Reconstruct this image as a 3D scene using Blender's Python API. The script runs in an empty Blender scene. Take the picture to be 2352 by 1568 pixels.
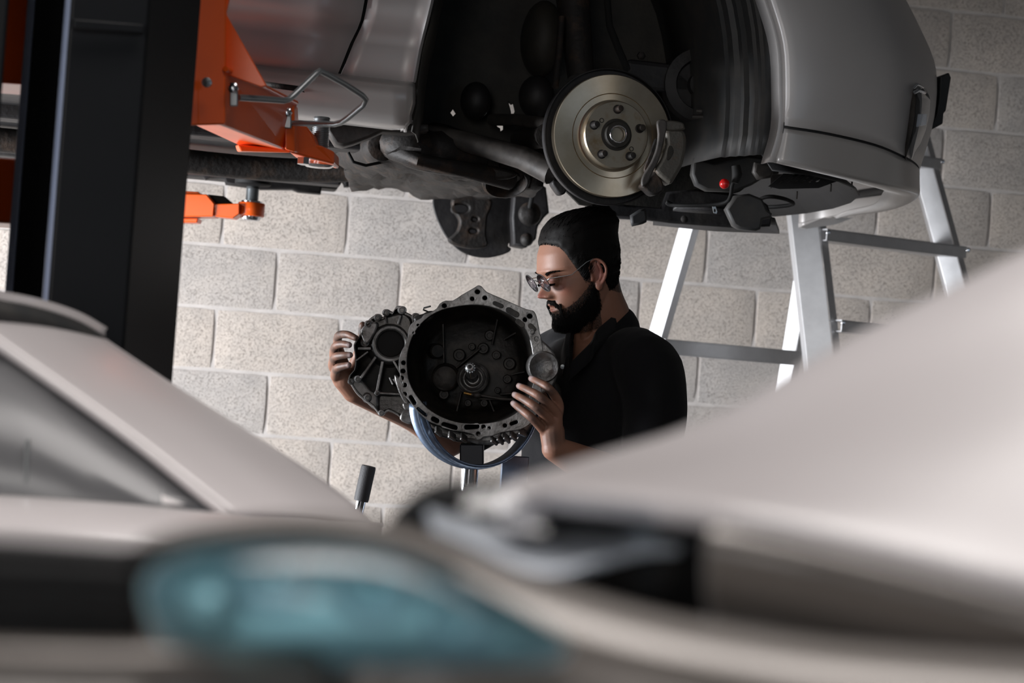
import bpy, bmesh, math, random
import numpy as np
from mathutils import Vector, Matrix, noise
random.seed(7)
PI = math.pi
sc = bpy.context.scene
COL = sc.collection

# ------------------------------------------------------------------ camera
H = 1.4424                      # camera height; the floor is z = 0
F = 4500.0                      # focal length in pixels of the 2352 px frame
YAW, PIT, ROL = math.radians(8.747), math.radians(1.0765), math.radians(4.1377)
CAM = Vector((0, 0, H))
fwd = Vector((math.sin(YAW)*math.cos(PIT), math.cos(YAW)*math.cos(PIT), math.sin(PIT)))
_rt = Vector((math.cos(YAW), -math.sin(YAW), 0)); _up = _rt.cross(fwd)
RT = _rt*math.cos(ROL) + _up*math.sin(ROL)
UP = -_rt*math.sin(ROL) + _up*math.cos(ROL)
TC = -fwd                       # towards the camera
R0 = _rt.copy(); T0 = Vector((-math.sin(YAW), -math.cos(YAW), 0)); Z = Vector((0, 0, 1))
cd = bpy.data.cameras.new('camera'); cam = bpy.data.objects.new('camera', cd); COL.objects.link(cam)
cam.matrix_world = Matrix(((RT.x, UP.x, TC.x, CAM.x), (RT.y, UP.y, TC.y, CAM.y), (RT.z, UP.z, TC.z, CAM.z), (0, 0, 0, 1)))
cd.sensor_width = 23.52; cd.lens = F/2352*23.52
cd.clip_start = 0.02; cd.clip_end = 100
cd.dof.use_dof = True; cd.dof.focus_distance = 4.1; cd.dof.aperture_fstop = 3.1
cd.dof.aperture_blades = 7
sc.camera = cam

# ------------------------------------------------------------------ sky, daylight through the bays, exposure
w = bpy.data.worlds.new('world'); sc.world = w; w.use_nodes = True
bg = w.node_tree.nodes['Background']; bg.inputs[0].default_value = (0.62, 0.78, 1.0, 1); bg.inputs[1].default_value = 0.6
def area(name, loc, target, sx, sy, power, color):
    l = bpy.data.lights.new(name, 'AREA'); l.shape = 'RECTANGLE'; l.size = sx; l.size_y = sy; l.energy = power; l.color = color
    o = bpy.data.objects.new(name, l); COL.objects.link(o); o.location = loc
    o.rotation_euler = (Vector(target)-Vector(loc)).to_track_quat('-Z', 'Y').to_euler(); return o
area('daylight_left_bay', (-4.3, 4.4, 0.9), (0.7, 5.9, 0.5), 1.9, 1.4, 345, (0.94, 0.96, 1.0)).data.spread = math.radians(125)
area('daylight_front_bay', (-2.6, -3.7, 1.9), (-0.8, 4.5, 1.5), 3.4, 2.4, 16, (1.0, 0.94, 0.88)).data.spread = math.radians(60)
area('daylight_rear_window', (3.2, -3.7, 2.2), (1.0, 1.0, 1.4), 1.8, 1.2, 10, (0.75, 0.87, 1.0))
area('added_overhead_fill', (0.2, 1.5, 3.65), (0.3, 1.3, 0.0), 2.4, 1.2, 26, (1.0, 0.95, 0.92)).data.spread = math.radians(110)  # unseen overhead fill, added to brighten the tops of the near cars
sc.view_settings.view_transform = 'Standard'; sc.view_settings.look = 'None'
sc.view_settings.gamma = 1; sc.view_settings.use_curve_mapping = False
sc.view_settings.exposure = 0.0

def P(px, py, d):
    return CAM + fwd*d + RT*((px-1176)/F*d) + UP*(-(py-784)/F*d)
def G(px, py, y):               # the ray through a pixel meets the world plane y = const
    v = fwd + RT*((px-1176)/F) + UP*(-(py-784)/F)
    return CAM + v*(y/v.y)
def GX(px, py, x):
    v = fwd + RT*((px-1176)/F) + UP*(-(py-784)/F)
    return CAM + v*(x/v.x)

# ------------------------------------------------------------------ materials
def mat(name, col, metal=0.0, rough=0.5, coat=0.0, var=0.0, vs=8.0, col2=None, bump=0.0, bs=60.0, spec=0.5, rvar=0.0, emit=None, obj_rand=0.0, det=6, thr=(0.4, 0.65), sheen=0.0, sss=0.0, coords='Object'):
    m = bpy.data.materials.new(name); m.use_nodes = True; nt = m.node_tree; N = nt.nodes; L = nt.links
    b = N['Principled BSDF']
    b.inputs['Base Color'].default_value = (*col, 1); b.inputs['Metallic'].default_value = metal
    b.inputs['Roughness'].default_value = rough; b.inputs['Coat Weight'].default_value = coat; b.inputs['Coat Roughness'].default_value = 0.22
    b.inputs['Specular IOR Level'].default_value = spec; b.inputs['Sheen Weight'].default_value = sheen
    if sss: b.inputs['Subsurface Weight'].default_value = sss; b.inputs['Subsurface Radius'].default_value = (0.01, 0.004, 0.002); b.inputs['Subsurface Scale'].default_value = 1.0
    tc = N.new('ShaderNodeTexCoord')
    if col2 is not None or var:
        n = N.new('ShaderNodeTexNoise'); n.inputs['Scale'].default_value = vs; n.inputs['Detail'].default_value = det; n.inputs['Roughness'].default_value = 0.62
        L.new(tc.outputs[coords], n.inputs['Vector'])
        r = N.new('ShaderNodeValToRGB'); L.new(n.outputs['Fac'], r.inputs['Fac'])
        r.color_ramp.elements[0].position = thr[0]; r.color_ramp.elements[1].position = thr[1]
        c2 = col2 if col2 is not None else tuple(min(1, c*(1+var)) for c in col)
        c1 = col if col2 is not None else tuple(c*(1-var) for c in col)
        r.color_ramp.elements[0].color = (*c1, 1); r.color_ramp.elements[1].color = (*c2, 1)
        last = r.outputs['Color']
        if obj_rand:
            oi = N.new('ShaderNodeObjectInfo'); hs = N.new('ShaderNodeHueSaturation')
            mr = N.new('ShaderNodeMapRange'); mr.inputs['To Min'].default_value = 1-obj_rand; mr.inputs['To Max'].default_value = 1+obj_rand
            L.new(oi.outputs['Random'], mr.inputs['Value']); L.new(mr.outputs['Result'], hs.inputs['Value']); L.new(last, hs.inputs['Color']); last = hs.outputs['Color']
        L.new(last, b.inputs['Base Color'])
        if rvar:
            mr = N.new('ShaderNodeMapRange'); mr.inputs['To Min'].default_value = max(0.02, rough-rvar); mr.inputs['To Max'].default_value = min(1, rough+rvar)
            L.new(n.outputs['Fac'], mr.inputs['Value']); L.new(mr.outputs['Result'], b.inputs['Roughness'])
    if bump:
        n2 = N.new('ShaderNodeTexNoise'); n2.inputs['Scale'].default_value = bs; n2.inputs['Detail'].default_value = 5
        L.new(tc.outputs[coords], n2.inputs['Vector'])
        bm_ = N.new('ShaderNodeBump'); bm_.inputs['Strength'].default_value = 1.0; bm_.inputs['Distance'].default_value = bump
        L.new(n2.outputs['Fac'], bm_.inputs['Height']); L.new(bm_.outputs['Normal'], b.inputs['Normal'])
    if emit: b.inputs['Emission Color'].default_value = (*emit[:3], 1); b.inputs['Emission Strength'].default_value = emit[3]
    return m
def thin_glass(name, tint, refl=0.1, rough=0.02):
    m = bpy.data.materials.new(name); m.use_nodes = True; nt = m.node_tree; N = nt.nodes; L = nt.links
    N.remove(N['Principled BSDF']); out = N['Material Output']
    t = N.new('ShaderNodeBsdfTransparent'); t.inputs[0].default_value = (*tint, 1)
    g = N.new('ShaderNodeBsdfGlossy'); g.inputs['Roughness'].default_value = rough
    lw = N.new('ShaderNodeLayerWeight'); lw.inputs['Blend'].default_value = 0.35
    mr = N.new('ShaderNodeMapRange'); mr.inputs['To Min'].default_value = refl; mr.inputs['To Max'].default_value = 0.9
    mx = N.new('ShaderNodeMixShader'); L.new(lw.outputs['Fresnel'], mr.inputs['Value']); L.new(mr.outputs['Result'], mx.inputs[0])
    L.new(t.outputs[0], mx.inputs[1]); L.new(g.outputs[0], mx.inputs[2]); L.new(mx.outputs[0], out.inputs['Surface'])
    return m
M = {}
M['mortar'] = mat('mortar', (0.60, 0.56, 0.53), rough=0.9, var=0.08, vs=14, bump=0.0008, bs=250)
M['concrete_floor'] = mat('concrete_floor', (0.10, 0.095, 0.09), rough=0.45, var=0.25, vs=1.5, rvar=0.15)
M['ceiling'] = mat('ceiling_panel', (0.10, 0.10, 0.10), rough=0.8, var=0.1, vs=2)
M['plaster'] = mat('side_wall_paint', (0.22, 0.21, 0.20), rough=0.8, var=0.08, vs=2)
M['silver'] = mat('silver_paint', (0.52, 0.50, 0.49), metal=0.25, rough=0.48, coat=0.35, var=0.03, vs=2, spec=0.5)
M['silver_dirty'] = mat('silver_paint_scuffed', (0.42, 0.40, 0.385), metal=0.2, rough=0.38, coat=0.4, col2=(0.40, 0.37, 0.36), vs=7, det=5, thr=(0.55, 0.85))
M['near_silver'] = mat('pale_paint', (0.68, 0.635, 0.635), metal=0.0, rough=0.32, coat=0.5, var=0.02, vs=2)
M['taupe'] = mat('warm_grey_and_shaded_paint', (0.20, 0.176, 0.158), metal=0.25, rough=0.35, coat=0.5, var=0.03, vs=3)  # also on the right car's fender, where shade is put into the colour
M['black_plastic'] = mat('black_plastic', (0.012, 0.012, 0.013), rough=0.55, var=0.2, vs=30, bump=0.0003, bs=500)
M['grey_plastic'] = mat('grey_plastic', (0.026, 0.027, 0.028), rough=0.6, col2=(0.042, 0.039, 0.036), vs=18)
M['liner'] = mat('wheel_arch_liner', (0.012, 0.011, 0.009), rough=0.7, col2=(0.030, 0.026, 0.020), vs=9, bump=0.0006, bs=120)
M['underbody'] = mat('underbody_coating', (0.010, 0.009, 0.010), rough=0.6, col2=(0.028, 0.025, 0.022), vs=10, bump=0.002, bs=35, thr=(0.5, 0.75))
M['rusty'] = mat('rusty_steel', (0.012, 0.010, 0.009), metal=0.2, rough=0.65, col2=(0.050, 0.030, 0.019), vs=22, bump=0.002, bs=70, thr=(0.5, 0.72))
M['greasy'] = mat('greasy_metal', (0.030, 0.027, 0.025), metal=0.1, rough=0.55, col2=(0.065, 0.057, 0.051), vs=24, bump=0.0007, bs=60, rvar=0.1)
M['disc'] = mat('brake_disc_steel', (0.52, 0.43, 0.31), metal=0.95, rough=0.34, col2=(0.64, 0.55, 0.43), vs=12, det=8)
_nt = M['disc'].node_tree; _tg = _nt.nodes.new('ShaderNodeTangent'); _tg.direction_type = 'RADIAL'; _tg.axis = 'Y'
_b = _nt.nodes['Principled BSDF']; _b.inputs['Anisotropic'].default_value = 0.85; _nt.links.new(_tg.outputs[0], _b.inputs['Tangent'])
M['hat'] = mat('brake_hat_steel', (0.30, 0.26, 0.20), metal=0.7, rough=0.42, col2=(0.20, 0.13, 0.06), vs=26, thr=(0.5, 0.75))
M['caliper'] = mat('cast_caliper', (0.085, 0.078, 0.066), metal=0.3, rough=0.5, col2=(0.12, 0.065, 0.035), vs=20, bump=0.001, bs=120, thr=(0.55, 0.8))
M['chrome'] = mat('bright_zinc', (0.75, 0.76, 0.78), metal=1.0, rough=0.16)
M['zinc'] = mat('dull_zinc', (0.42, 0.44, 0.45), metal=0.9, rough=0.35)
M['orange'] = mat('orange_powder_coat', (0.93, 0.125, 0.010), rough=0.34, coat=0.3, var=0.05, vs=5)
M['post'] = mat('black_powder_coat', (0.006, 0.0065, 0.0075), rough=0.45, var=0.1, vs=3, spec=0.2)
M['post_rail'] = mat('highlit_post_edge', (0.45, 0.52, 0.70), metal=0.6, rough=0.35)  # pale blue highlight of the rail edges put into the colour
M['alu'] = mat('ladder_aluminium', (0.66, 0.66, 0.67), metal=0.55, rough=0.42, var=0.05, vs=20)
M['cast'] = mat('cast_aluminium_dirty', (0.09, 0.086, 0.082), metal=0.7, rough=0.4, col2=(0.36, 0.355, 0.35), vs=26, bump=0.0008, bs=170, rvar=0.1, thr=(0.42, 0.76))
M['cast_dark'] = mat('cast_aluminium_oily_shaded', (0.010, 0.009, 0.008), metal=0.4, rough=0.5, col2=(0.05, 0.042, 0.034), vs=20, bump=0.0012, bs=80, thr=(0.45, 0.8))  # oil, plus the shade of deep recesses put into the colour
M['brass'] = mat('brass_bit', (0.55, 0.33, 0.10), metal=0.9, rough=0.3)
M['cradle'] = mat('blued_steel', (0.24, 0.31, 0.43), metal=0.85, rough=0.3, var=0.12, vs=20)
M['cradle_band'] = mat('shaded_blued_steel', (0.075, 0.10, 0.15), metal=0.7, rough=0.32, var=0.2, vs=20)  # same steel as the rim, with the inner shade put into its colour
M['cradle_dark'] = mat('dark_steel', (0.02, 0.022, 0.028), metal=0.4, rough=0.4)
M['shirt'] = mat('black_cotton', (0.0045, 0.0045, 0.0055), rough=0.9, sheen=0.04, bump=0.0005, bs=350, spec=0.2)
M['trousers'] = mat('dark_denim', (0.02, 0.025, 0.04), rough=0.85, var=0.2, vs=40)
M['hair'] = mat('black_hair', (0.0032, 0.0027, 0.0025), rough=0.6, spec=0.12)
M['rubber'] = mat('black_rubber', (0.01, 0.01, 0.01), rough=0.7, spec=0.3)
M['red'] = mat('red_plastic', (0.55, 0.012, 0.012), rough=0.3)
M['grip'] = mat('grey_rubber_grip', (0.045, 0.045, 0.048), rough=0.65, bump=0.0005, bs=400)
M['boot'] = mat('black_leather', (0.01, 0.01, 0.01), rough=0.45)
M['glass'] = thin_glass('spectacle_glass', (0.80, 0.76, 0.80), 0.05)
M['lamp_glass'] = thin_glass('lamp_cover', (0.90, 0.93, 0.96), 0.07)
M['teal_glass'] = thin_glass('sky_tinted_lamp_cover', (0.62, 0.82, 0.86), 0.06, 0.15)  # teal tint stands in for sky reflected in the cover
M['side_glass'] = mat('tinted_side_glass', (0.13, 0.13, 0.135), metal=0.0, rough=0.35, coat=0.15, spec=0.6)
M['glint_white'] = mat('reflector_painted_glint', (0.88, 0.92, 0.98), metal=0.1, rough=0.3, coat=0.5)  # near-white base stands in for light reflected by chrome
M['teal_reflector'] = mat('sky_tinted_lamp_bowl', (0.78, 0.92, 0.96), metal=0.25, rough=0.45)  # blue of the reflected sky put into the bowl colour

# ------------------------------------------------------------------ mesh helpers
def wl(o):
    v = Vector((0, 0, 0))
    while o is not None: v += o.location; o = o.parent
    return v
def link(name, me, m, parent=None, smooth=50):
    o = bpy.data.objects.new(name, me); COL.objects.link(o)
    if parent is not None: o.parent = parent
    if m is not None and not me.materials: me.materials.append(M[m] if isinstance(m, str) else m)
    if smooth is not None:
        me.polygons.foreach_set('use_smooth', [True]*len(me.polygons))
        if smooth < 180: me.set_sharp_from_angle(angle=math.radians(smooth))
    return o
def root(name, label, cat, loc, group=None):
    o = bpy.data.objects.new(name, None); COL.objects.link(o); o.location = loc; o.empty_display_size = 0.1
    o['label'] = label; o['category'] = cat
    if group: o['group'] = group
    return o
class MB:
    def __init__(s): s.v = []; s.f = []
    def add(s, vs, fs):
        n = len(s.v); s.v += [Vector(v) for v in vs]; s.f += [tuple(i+n for i in f) for f in fs]; return s
    def hexa(s, p):            # 0-3 one face, 4-7 the opposite one in the same order
        return s.add(p, [(0, 1, 2, 3), (7, 6, 5, 4), (0, 4, 5, 1), (1, 5, 6, 2), (2, 6, 7, 3), (3, 7, 4, 0)])
    def box(s, c, sx, sy, sz, ax=None):
        ax = ax or (Vector((1, 0, 0)), Vector((0, 1, 0)), Vector((0, 0, 1))); c = Vector(c)
        X, Y, Zz = ax[0]*sx/2, ax[1]*sy/2, ax[2]*sz/2
        return s.hexa([c-X-Y-Zz, c+X-Y-Zz, c+X+Y-Zz, c-X+Y-Zz, c-X-Y+Zz, c+X-Y+Zz, c+X+Y+Zz, c-X+Y+Zz])
    def beam(s, a, b, wd, th, side):   # a bar from a to b; wd across `side`, th the other way
        a, b = Vector(a), Vector(b); L_ = (b-a).normalized(); S = (side - L_*side.dot(L_)).normalized(); T = L_.cross(S)
        S = S*wd/2; T = T*th/2
        return s.hexa([a-S-T, a+S-T, a+S+T, a-S+T, b-S-T, b+S-T, b+S+T, b-S+T])
    def tube(s, pts, rad, seg=12, cap=True, flat=None):
        pts = [Vector(p) for p in pts]; n = len(pts)
        if not hasattr(rad, '__len__'): rad = [rad]*n
        tang = [(pts[min(i+1, n-1)]-pts[max(i-1, 0)]).normalized() for i in range(n)]
        ref = Vector((0, 0, 1)) if abs(tang[0].z) < 0.9 else Vector((1, 0, 0))
        X = tang[0].cross(ref).normalized(); b = len(s.v); k = 0
        for i in range(n):
            X = (X - tang[i]*X.dot(tang[i])).normalized(); Y = tang[i].cross(X)
            for j in range(seg):
                a = 2*PI*j/seg; s.v.append(pts[i] + (X*math.cos(a)+Y*math.sin(a))*rad[i])
        for i in range(n-1):
            for j in range(seg):
                s.f.append((b+i*seg+j, b+i*seg+(j+1) % seg, b+(i+1)*seg+(j+1) % seg, b+(i+1)*seg+j))
        if cap:
            s.f.append(tuple(b+j for j in reversed(range(seg)))); s.f.append(tuple(b+(n-1)*seg+j for j in range(seg)))
        return s
    def cyl(s, c, axis, r, h, seg=24, r2=None):
        c = Vector(c); axis = Vector(axis).normalized(); return s.tube([c-axis*h/2, c+axis*h/2], [r, r if r2 is None else r2], seg)
    def lathe(s, c, axis, prof, seg=40, closed=False):   # prof: (radius, height along axis)
        c = Vector(c); axis = Vector(axis).normalized(); ref = Vector((0, 0, 1)) if abs(axis.z) < 0.9 else Vector((1, 0, 0))
        X = axis.cross(ref).normalized(); Y = axis.cross(X); b = len(s.v)
        for r, h in prof:
            for j in range(seg):
                a = 2*PI*j/seg; s.v.append(c+axis*h+(X*math.cos(a)+Y*math.sin(a))*r)
        n = len(prof)
        for i in range(n if closed else n-1):
            i2 = (i+1) % n
            for j in range(seg): s.f.append((b+i*seg+j, b+i*seg+(j+1) % seg, b+i2*seg+(j+1) % seg, b+i2*seg+j))
        if not closed:
            if prof[0][0] > 1e-5: s.f.append(tuple(b+j for j in reversed(range(seg))))
            if prof[-1][0] > 1e-5: s.f.append(tuple(b+(n-1)*seg+j for j in range(seg)))
        return s
    def grid(s, rows, closed=False):
        b = len(s.v); n = len(rows[0])
        for r in rows: s.v += [Vector(p) for p in r]
        for i in range(len(rows)-1):
            for j in range(n if closed else n-1):
                j2 = (j+1) % n; s.f.append((b+i*n+j, b+i*n+j2, b+(i+1)*n+j2, b+(i+1)*n+j))
        return s
    def ext(s, pts, vec):      # extrude a 3-d polygon
        pts = [Vector(p) for p in pts]; vec = Vector(vec); n = len(pts); b = len(s.v)
        s.v += pts + [p+vec for p in pts]
        s.f.append(tuple(b+i for i in range(n))); s.f.append(tuple(b+n+i for i in reversed(range(n))))
        for i in range(n): s.f.append((b+i, b+n+i, b+n+(i+1) % n, b+(i+1) % n))
        return s
    def ell(s, c, rx, ry=None, rz=None, ax=None, u=20, v=12):
        ry = rx if ry is None else ry; rz = rx if rz is None else rz
        ax = ax or (Vector((1, 0, 0)), Vector((0, 1, 0)), Vector((0, 0, 1))); c = Vector(c); b = len(s.v)
        s.v.append(c+ax[2]*rz)
        for i in range(1, v):
            t = PI*i/v
            for j in range(u):
                a = 2*PI*j/u; s.v.append(c+ax[0]*(rx*math.sin(t)*math.cos(a))+ax[1]*(ry*math.sin(t)*math.sin(a))+ax[2]*(rz*math.cos(t)))
        s.v.append(c-ax[2]*rz); e = len(s.v)-1
        for j in range(u):
            s.f.append((b, b+1+j, b+1+(j+1) % u)); s.f.append((e, b+1+(v-2)*u+(j+1) % u, b+1+(v-2)*u+j))
        for i in range(v-2):
            for j in range(u): s.f.append((b+1+i*u+j, b+1+(i+1)*u+j, b+1+(i+1)*u+(j+1) % u, b+1+i*u+(j+1) % u))
        return s
    def plate(s, outer, holes, d, w0, th, bev=0.0015, plane='cam', bres=1):
        """flat plate with holes; outline in pixels at depth d (camera-facing) or in the plane y=d; w0 offset and th thickness away from the camera"""
        cu = bpy.data.curves.new('c', 'CURVE'); cu.dimensions = '2D'; cu.fill_mode = 'BOTH'
        e = max(th/2-bev, 0.0001); cu.extrude = e; cu.bevel_depth = bev; cu.bevel_resolution = bres; cu.offset = -bev
        def loc2(px, py):
            if plane == 'cam': return ((px-1176)/F*d, -(py-784)/F*d)
            g = G(px, py, d); return (g.x, g.z)
        for loop in [outer]+list(holes):
            sp = cu.splines.new('POLY'); sp.points.add(len(loop)-1); sp.use_cyclic_u = True
            for k, q in enumerate(loop): x, y = loc2(*q); sp.points[k].co = (x, y, 0, 1)
        ob = bpy.data.objects.new('c', cu); COL.objects.link(ob)
        dg = bpy.context.evaluated_depsgraph_get(); me = bpy.data.meshes.new_from_object(ob.evaluated_get(dg))
        if plane == 'cam':
            o = CAM+fwd*d; f = lambda c: o+RT*c.x+UP*c.y-TC*(w0+th/2-c.z)
        else:
            f = lambda c: Vector((c.x, d+w0+th/2-c.z, c.y))
        s.add([f(v.co) for v in me.vertices], [tuple(p.vertices) for p in me.polygons])
        bpy.data.objects.remove(ob); bpy.data.curves.remove(cu); bpy.data.meshes.remove(me)
        return s
    def build(s, name, m, parent=None, smooth=50, label=None, bevel=0, seg=2, sub=0, solid=0, weld=False, kind=None, offs=1.0):
        o_ = wl(parent) if parent is not None else Vector((0, 0, 0)); c0 = Vector((0, 0, 0))
        me = bpy.data.meshes.new(name); me.from_pydata([tuple(v-o_-c0) for v in s.v], [], s.f); me.update()
        bm = bmesh.new(); bm.from_mesh(me)
        if weld: bmesh.ops.remove_doubles(bm, verts=bm.verts, dist=1e-5)
        bmesh.ops.recalc_face_normals(bm, faces=bm.faces); bm.to_mesh(me); bm.free()
        o = link(name, me, m, parent, smooth)
        if label: o['label'] = label
        if kind: o['kind'] = kind
        if solid: md = o.modifiers.new('s', 'SOLIDIFY'); md.thickness = solid; md.offset = offs
        if sub: md = o.modifiers.new('u', 'SUBSURF'); md.levels = sub; md.render_levels = sub
        if bevel: md = o.modifiers.new('b', 'BEVEL'); md.width = bevel; md.segments = seg; md.limit_method = 'ANGLE'; md.angle_limit = math.radians(40); md.harden_normals = False
        return o
def circ(cx, cy, rx, ry=None, n=20, a0=0):
    ry = rx if ry is None else ry
    return [(cx+rx*math.cos(a0+2*PI*i/n), cy+ry*math.sin(a0+2*PI*i/n)) for i in range(n)]
def slot(x0, y0, x1, y1, r, n=6):
    a = math.atan2(y1-y0, x1-x0); out = []
    for i in range(n+1): t = a+PI/2+PI*i/n; out.append((x0+r*math.cos(t), y0+r*math.sin(t)))
    for i in range(n+1): t = a-PI/2+PI*i/n; out.append((x1+r*math.cos(t), y1+r*math.sin(t)))
    return out
def spl(pts, n=6, closed=False):     # Catmull-Rom through points of any dimension
    P_ = [np.array(p, float) for p in pts]; m = len(P_); out = []
    rng = range(m) if closed else range(m-1)
    for i in rng:
        p0 = P_[(i-1) % m] if closed or i > 0 else P_[0]*2-P_[1]; p1 = P_[i]; p2 = P_[(i+1) % m]
        p3 = P_[(i+2) % m] if closed or i+2 < m else P_[-1]*2-P_[-2]
        for k in range(n):
            t = k/n; out.append(tuple(0.5*((2*p1)+(-p0+p2)*t+(2*p0-5*p1+4*p2-p3)*t*t+(-p0+3*p1-3*p2+p3)*t**3)))
    if not closed: out.append(tuple(P_[-1]))
    return out
def loftpx(rows, fn, n=5, m=5):      # rows of (px, py, depth) splined both ways and mapped by fn
    R = [spl(r, n) for r in rows]; C = list(zip(*R)); C = [spl(c, m) for c in C]; R = list(zip(*C))
    return [[fn(*p) for p in r] for r in R]
# ------------------------------------------------------------------ the room
YW = 6.365
def block_material():
    m = mat('concrete_block', (0.56, 0.52, 0.49), rough=0.92, col2=(0.68, 0.62, 0.57), vs=9, obj_rand=0.06, det=3, thr=(0.35, 0.7))
    nt = m.node_tree; N = nt.nodes; L = nt.links; b = N['Principled BSDF']; tc = [n for n in N if n.type == 'TEX_COORD'][0]
    geo = N.new('ShaderNodeNewGeometry')
    n1 = N.new('ShaderNodeTexNoise'); n1.inputs['Scale'].default_value = 260; n1.inputs['Detail'].default_value = 4; n1.inputs['Roughness'].default_value = 0.6
    L.new(geo.outputs['Position'], n1.inputs['Vector'])
    v = N.new('ShaderNodeTexVoronoi'); v.inputs['Scale'].default_value = 62; L.new(geo.outputs['Position'], v.inputs['Vector'])
    r1 = N.new('ShaderNodeValToRGB'); r1.color_ramp.elements[0].position = 0.36; r1.color_ramp.elements[1].position = 0.47; L.new(n1.outputs['Fac'], r1.inputs['Fac'])
    bp = N.new('ShaderNodeBump'); bp.inputs['Strength'].default_value = 1.0; bp.inputs['Distance'].default_value = 0.0016; L.new(r1.outputs['Color'], bp.inputs['Height'])
    n3 = N.new('ShaderNodeTexNoise'); n3.inputs['Scale'].default_value = 480; n3.inputs['Detail'].default_value = 3; L.new(geo.outputs['Position'], n3.inputs['Vector'])
    b2 = N.new('ShaderNodeBump'); b2.inputs['Strength'].default_value = 0.7; b2.inputs['Distance'].default_value = 0.0009; L.new(n3.outputs['Fac'], b2.inputs['Height']); L.new(bp.outputs['Normal'], b2.inputs['Normal'])
    L.new(b2.outputs['Normal'], b.inputs['Normal'])
    # darker colour in the deepest pores
    r2 = N.new('ShaderNodeValToRGB'); r2.color_ramp.elements[0].position = 0.31; r2.color_ramp.elements[1].position = 0.41; r2.color_ramp.elements[0].color = (0.32, 0.28, 0.25, 1); L.new(n1.outputs['Fac'], r2.inputs['Fac'])
    mx = N.new('ShaderNodeMix'); mx.data_type = 'RGBA'; mx.blend_type = 'MULTIPLY'; mx.inputs[0].default_value = 1
    src = b.inputs['Base Color'].links[0].from_socket; L.new(src, mx.inputs[6]); L.new(r2.outputs['Color'], mx.inputs[7]); L.new(mx.outputs[2], b.inputs['Base Color'])
    # each block takes its own warm or grey tone
    oi = N.new('ShaderNodeObjectInfo'); r3 = N.new('ShaderNodeValToRGB'); cr = r3.color_ramp
    cr.elements[0].color = (0.93, 0.945, 0.96, 1); cr.elements[1].color = (1.0, 0.97, 0.93, 1); cr.elements[0].position = 0.0; cr.elements[1].position = 0.5
    L.new(oi.outputs['Random'], r3.inputs['Fac'])
    m2 = N.new('ShaderNodeMix'); m2.data_type = 'RGBA'; m2.blend_type = 'MULTIPLY'; m2.inputs[0].default_value = 1
    L.new(mx.outputs[2], m2.inputs[6]); L.new(r3.outputs['Color'], m2.inputs[7]); L.new(m2.outputs[2], b.inputs['Base Color'])
    return m
M['block'] = block_material()
def struct(name, mb, m, **k):
    o = mb.build(name, m, **k); o['kind'] = 'structure'; return o
XL, XR, YF, ZC = -4.6, 5.4, -4.0, 3.8
wall = struct('wall_back', MB().box(((XL+XR)/2, YW+0.104, ZC/2), XR-XL, 0.2, ZC), 'mortar', smooth=None)
# concrete blocks 390 x 190 mm, laid in half bond, 5 mm proud of the mortar
def block_mesh(seed, wd=0.389):
    rnd = random.Random(seed); mb = MB(); nx, nz = 7, 4; hx, hz = wd/2, 0.0945
    def edge(i, n): return i/n*2-1
    front = []
    for k in range(nz+1):
        row = []
        for i in range(nx+1):
            x = edge(i, nx)*hx; z = edge(k, nz)*hz
            ex = (i in (0, nx)); ez = (k in (0, nz)); y = -0.0105
            if ex or ez:
                y = -0.0075; x -= math.copysign(rnd.uniform(0.0, 0.0012), x) if ex else 0; z -= math.copysign(rnd.uniform(0.0, 0.0012), z) if ez else 0
            if ex and ez: y = -0.005; x *= 0.992; z *= 0.985
            elif not ex and not ez: y += rnd.uniform(-0.0006, 0.0006)
            row.append(Vector((x, y, z)))
        front.append(row)
    mb.grid(front)
    rim = front[0]+[r[-1] for r in front[1:-1]]+front[-1][::-1]+[r[0] for r in front[1:-1]][::-1]
    n = len(rim); b = len(mb.v); mb.v += rim; mb.v += [Vector((p.x, 0.012, p.z)) for p in rim]
    for i in range(n): mb.f.append((b+i, b+(i+1) % n, b+n+(i+1) % n, b+n+i))
    me = bpy.data.meshes.new('block'); me.from_pydata([tuple(v) for v in mb.v], [], mb.f); me.update()
    bm = bmesh.new(); bm.from_mesh(me); bmesh.ops.remove_doubles(bm, verts=bm.verts, dist=1e-6); bmesh.ops.recalc_face_normals(bm, faces=bm.faces)
    bm.to_mesh(me); bm.free(); me.materials.append(M['block'])
    me.polygons.foreach_set('use_smooth', [True]*len(me.polygons)); me.set_sharp_from_angle(angle=math.radians(45))
    return me
bmeshes = [block_mesh(s) for s in range(5)]
rest = MB(); X0 = 0.0134
for v in range(-10, 9):                       # course v lies between grid lines v and v+1
    zc = 1.8-0.2*v-0.1
    if zc > ZC: continue
    for u in range(-13, 15):
        us = u+0.5 if v % 2 else u+1.0-0.0416   # centre of the block in units of 0.4 m
        xc = X0+0.4*us
        if xc < XL+0.2 or xc > XR-0.2: continue
        if -0.75 < xc < 3.1 and -7 <= v <= 5:
            o = bpy.data.objects.new('block', random.choice(bmeshes)); COL.objects.link(o); o.parent = wall
            o.location = (xc, YW+0.008+random.uniform(-0.0008, 0.0008), zc)
            if random.random() < 0.5: o.rotation_euler = (0, PI, 0)
        else: rest.box((xc, YW+0.008, zc), 0.389, 0.02, 0.189)
o = rest.build('block', 'block', wall, smooth=None); o['kind'] = 'stuff'; o['label'] = 'concrete blocks of the wall beyond the picture edges'
struct('floor', MB().box(((XL+XR)/2, (YF+YW)/2, -0.05), XR-XL+0.4, YW-YF+0.4, 0.1), 'concrete_floor', smooth=None)
struct('ceiling', MB().box(((XL+XR)/2, (YF+YW)/2, ZC+0.05), XR-XL+0.4, YW-YF+0.4, 0.1), 'ceiling', smooth=None)
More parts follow.
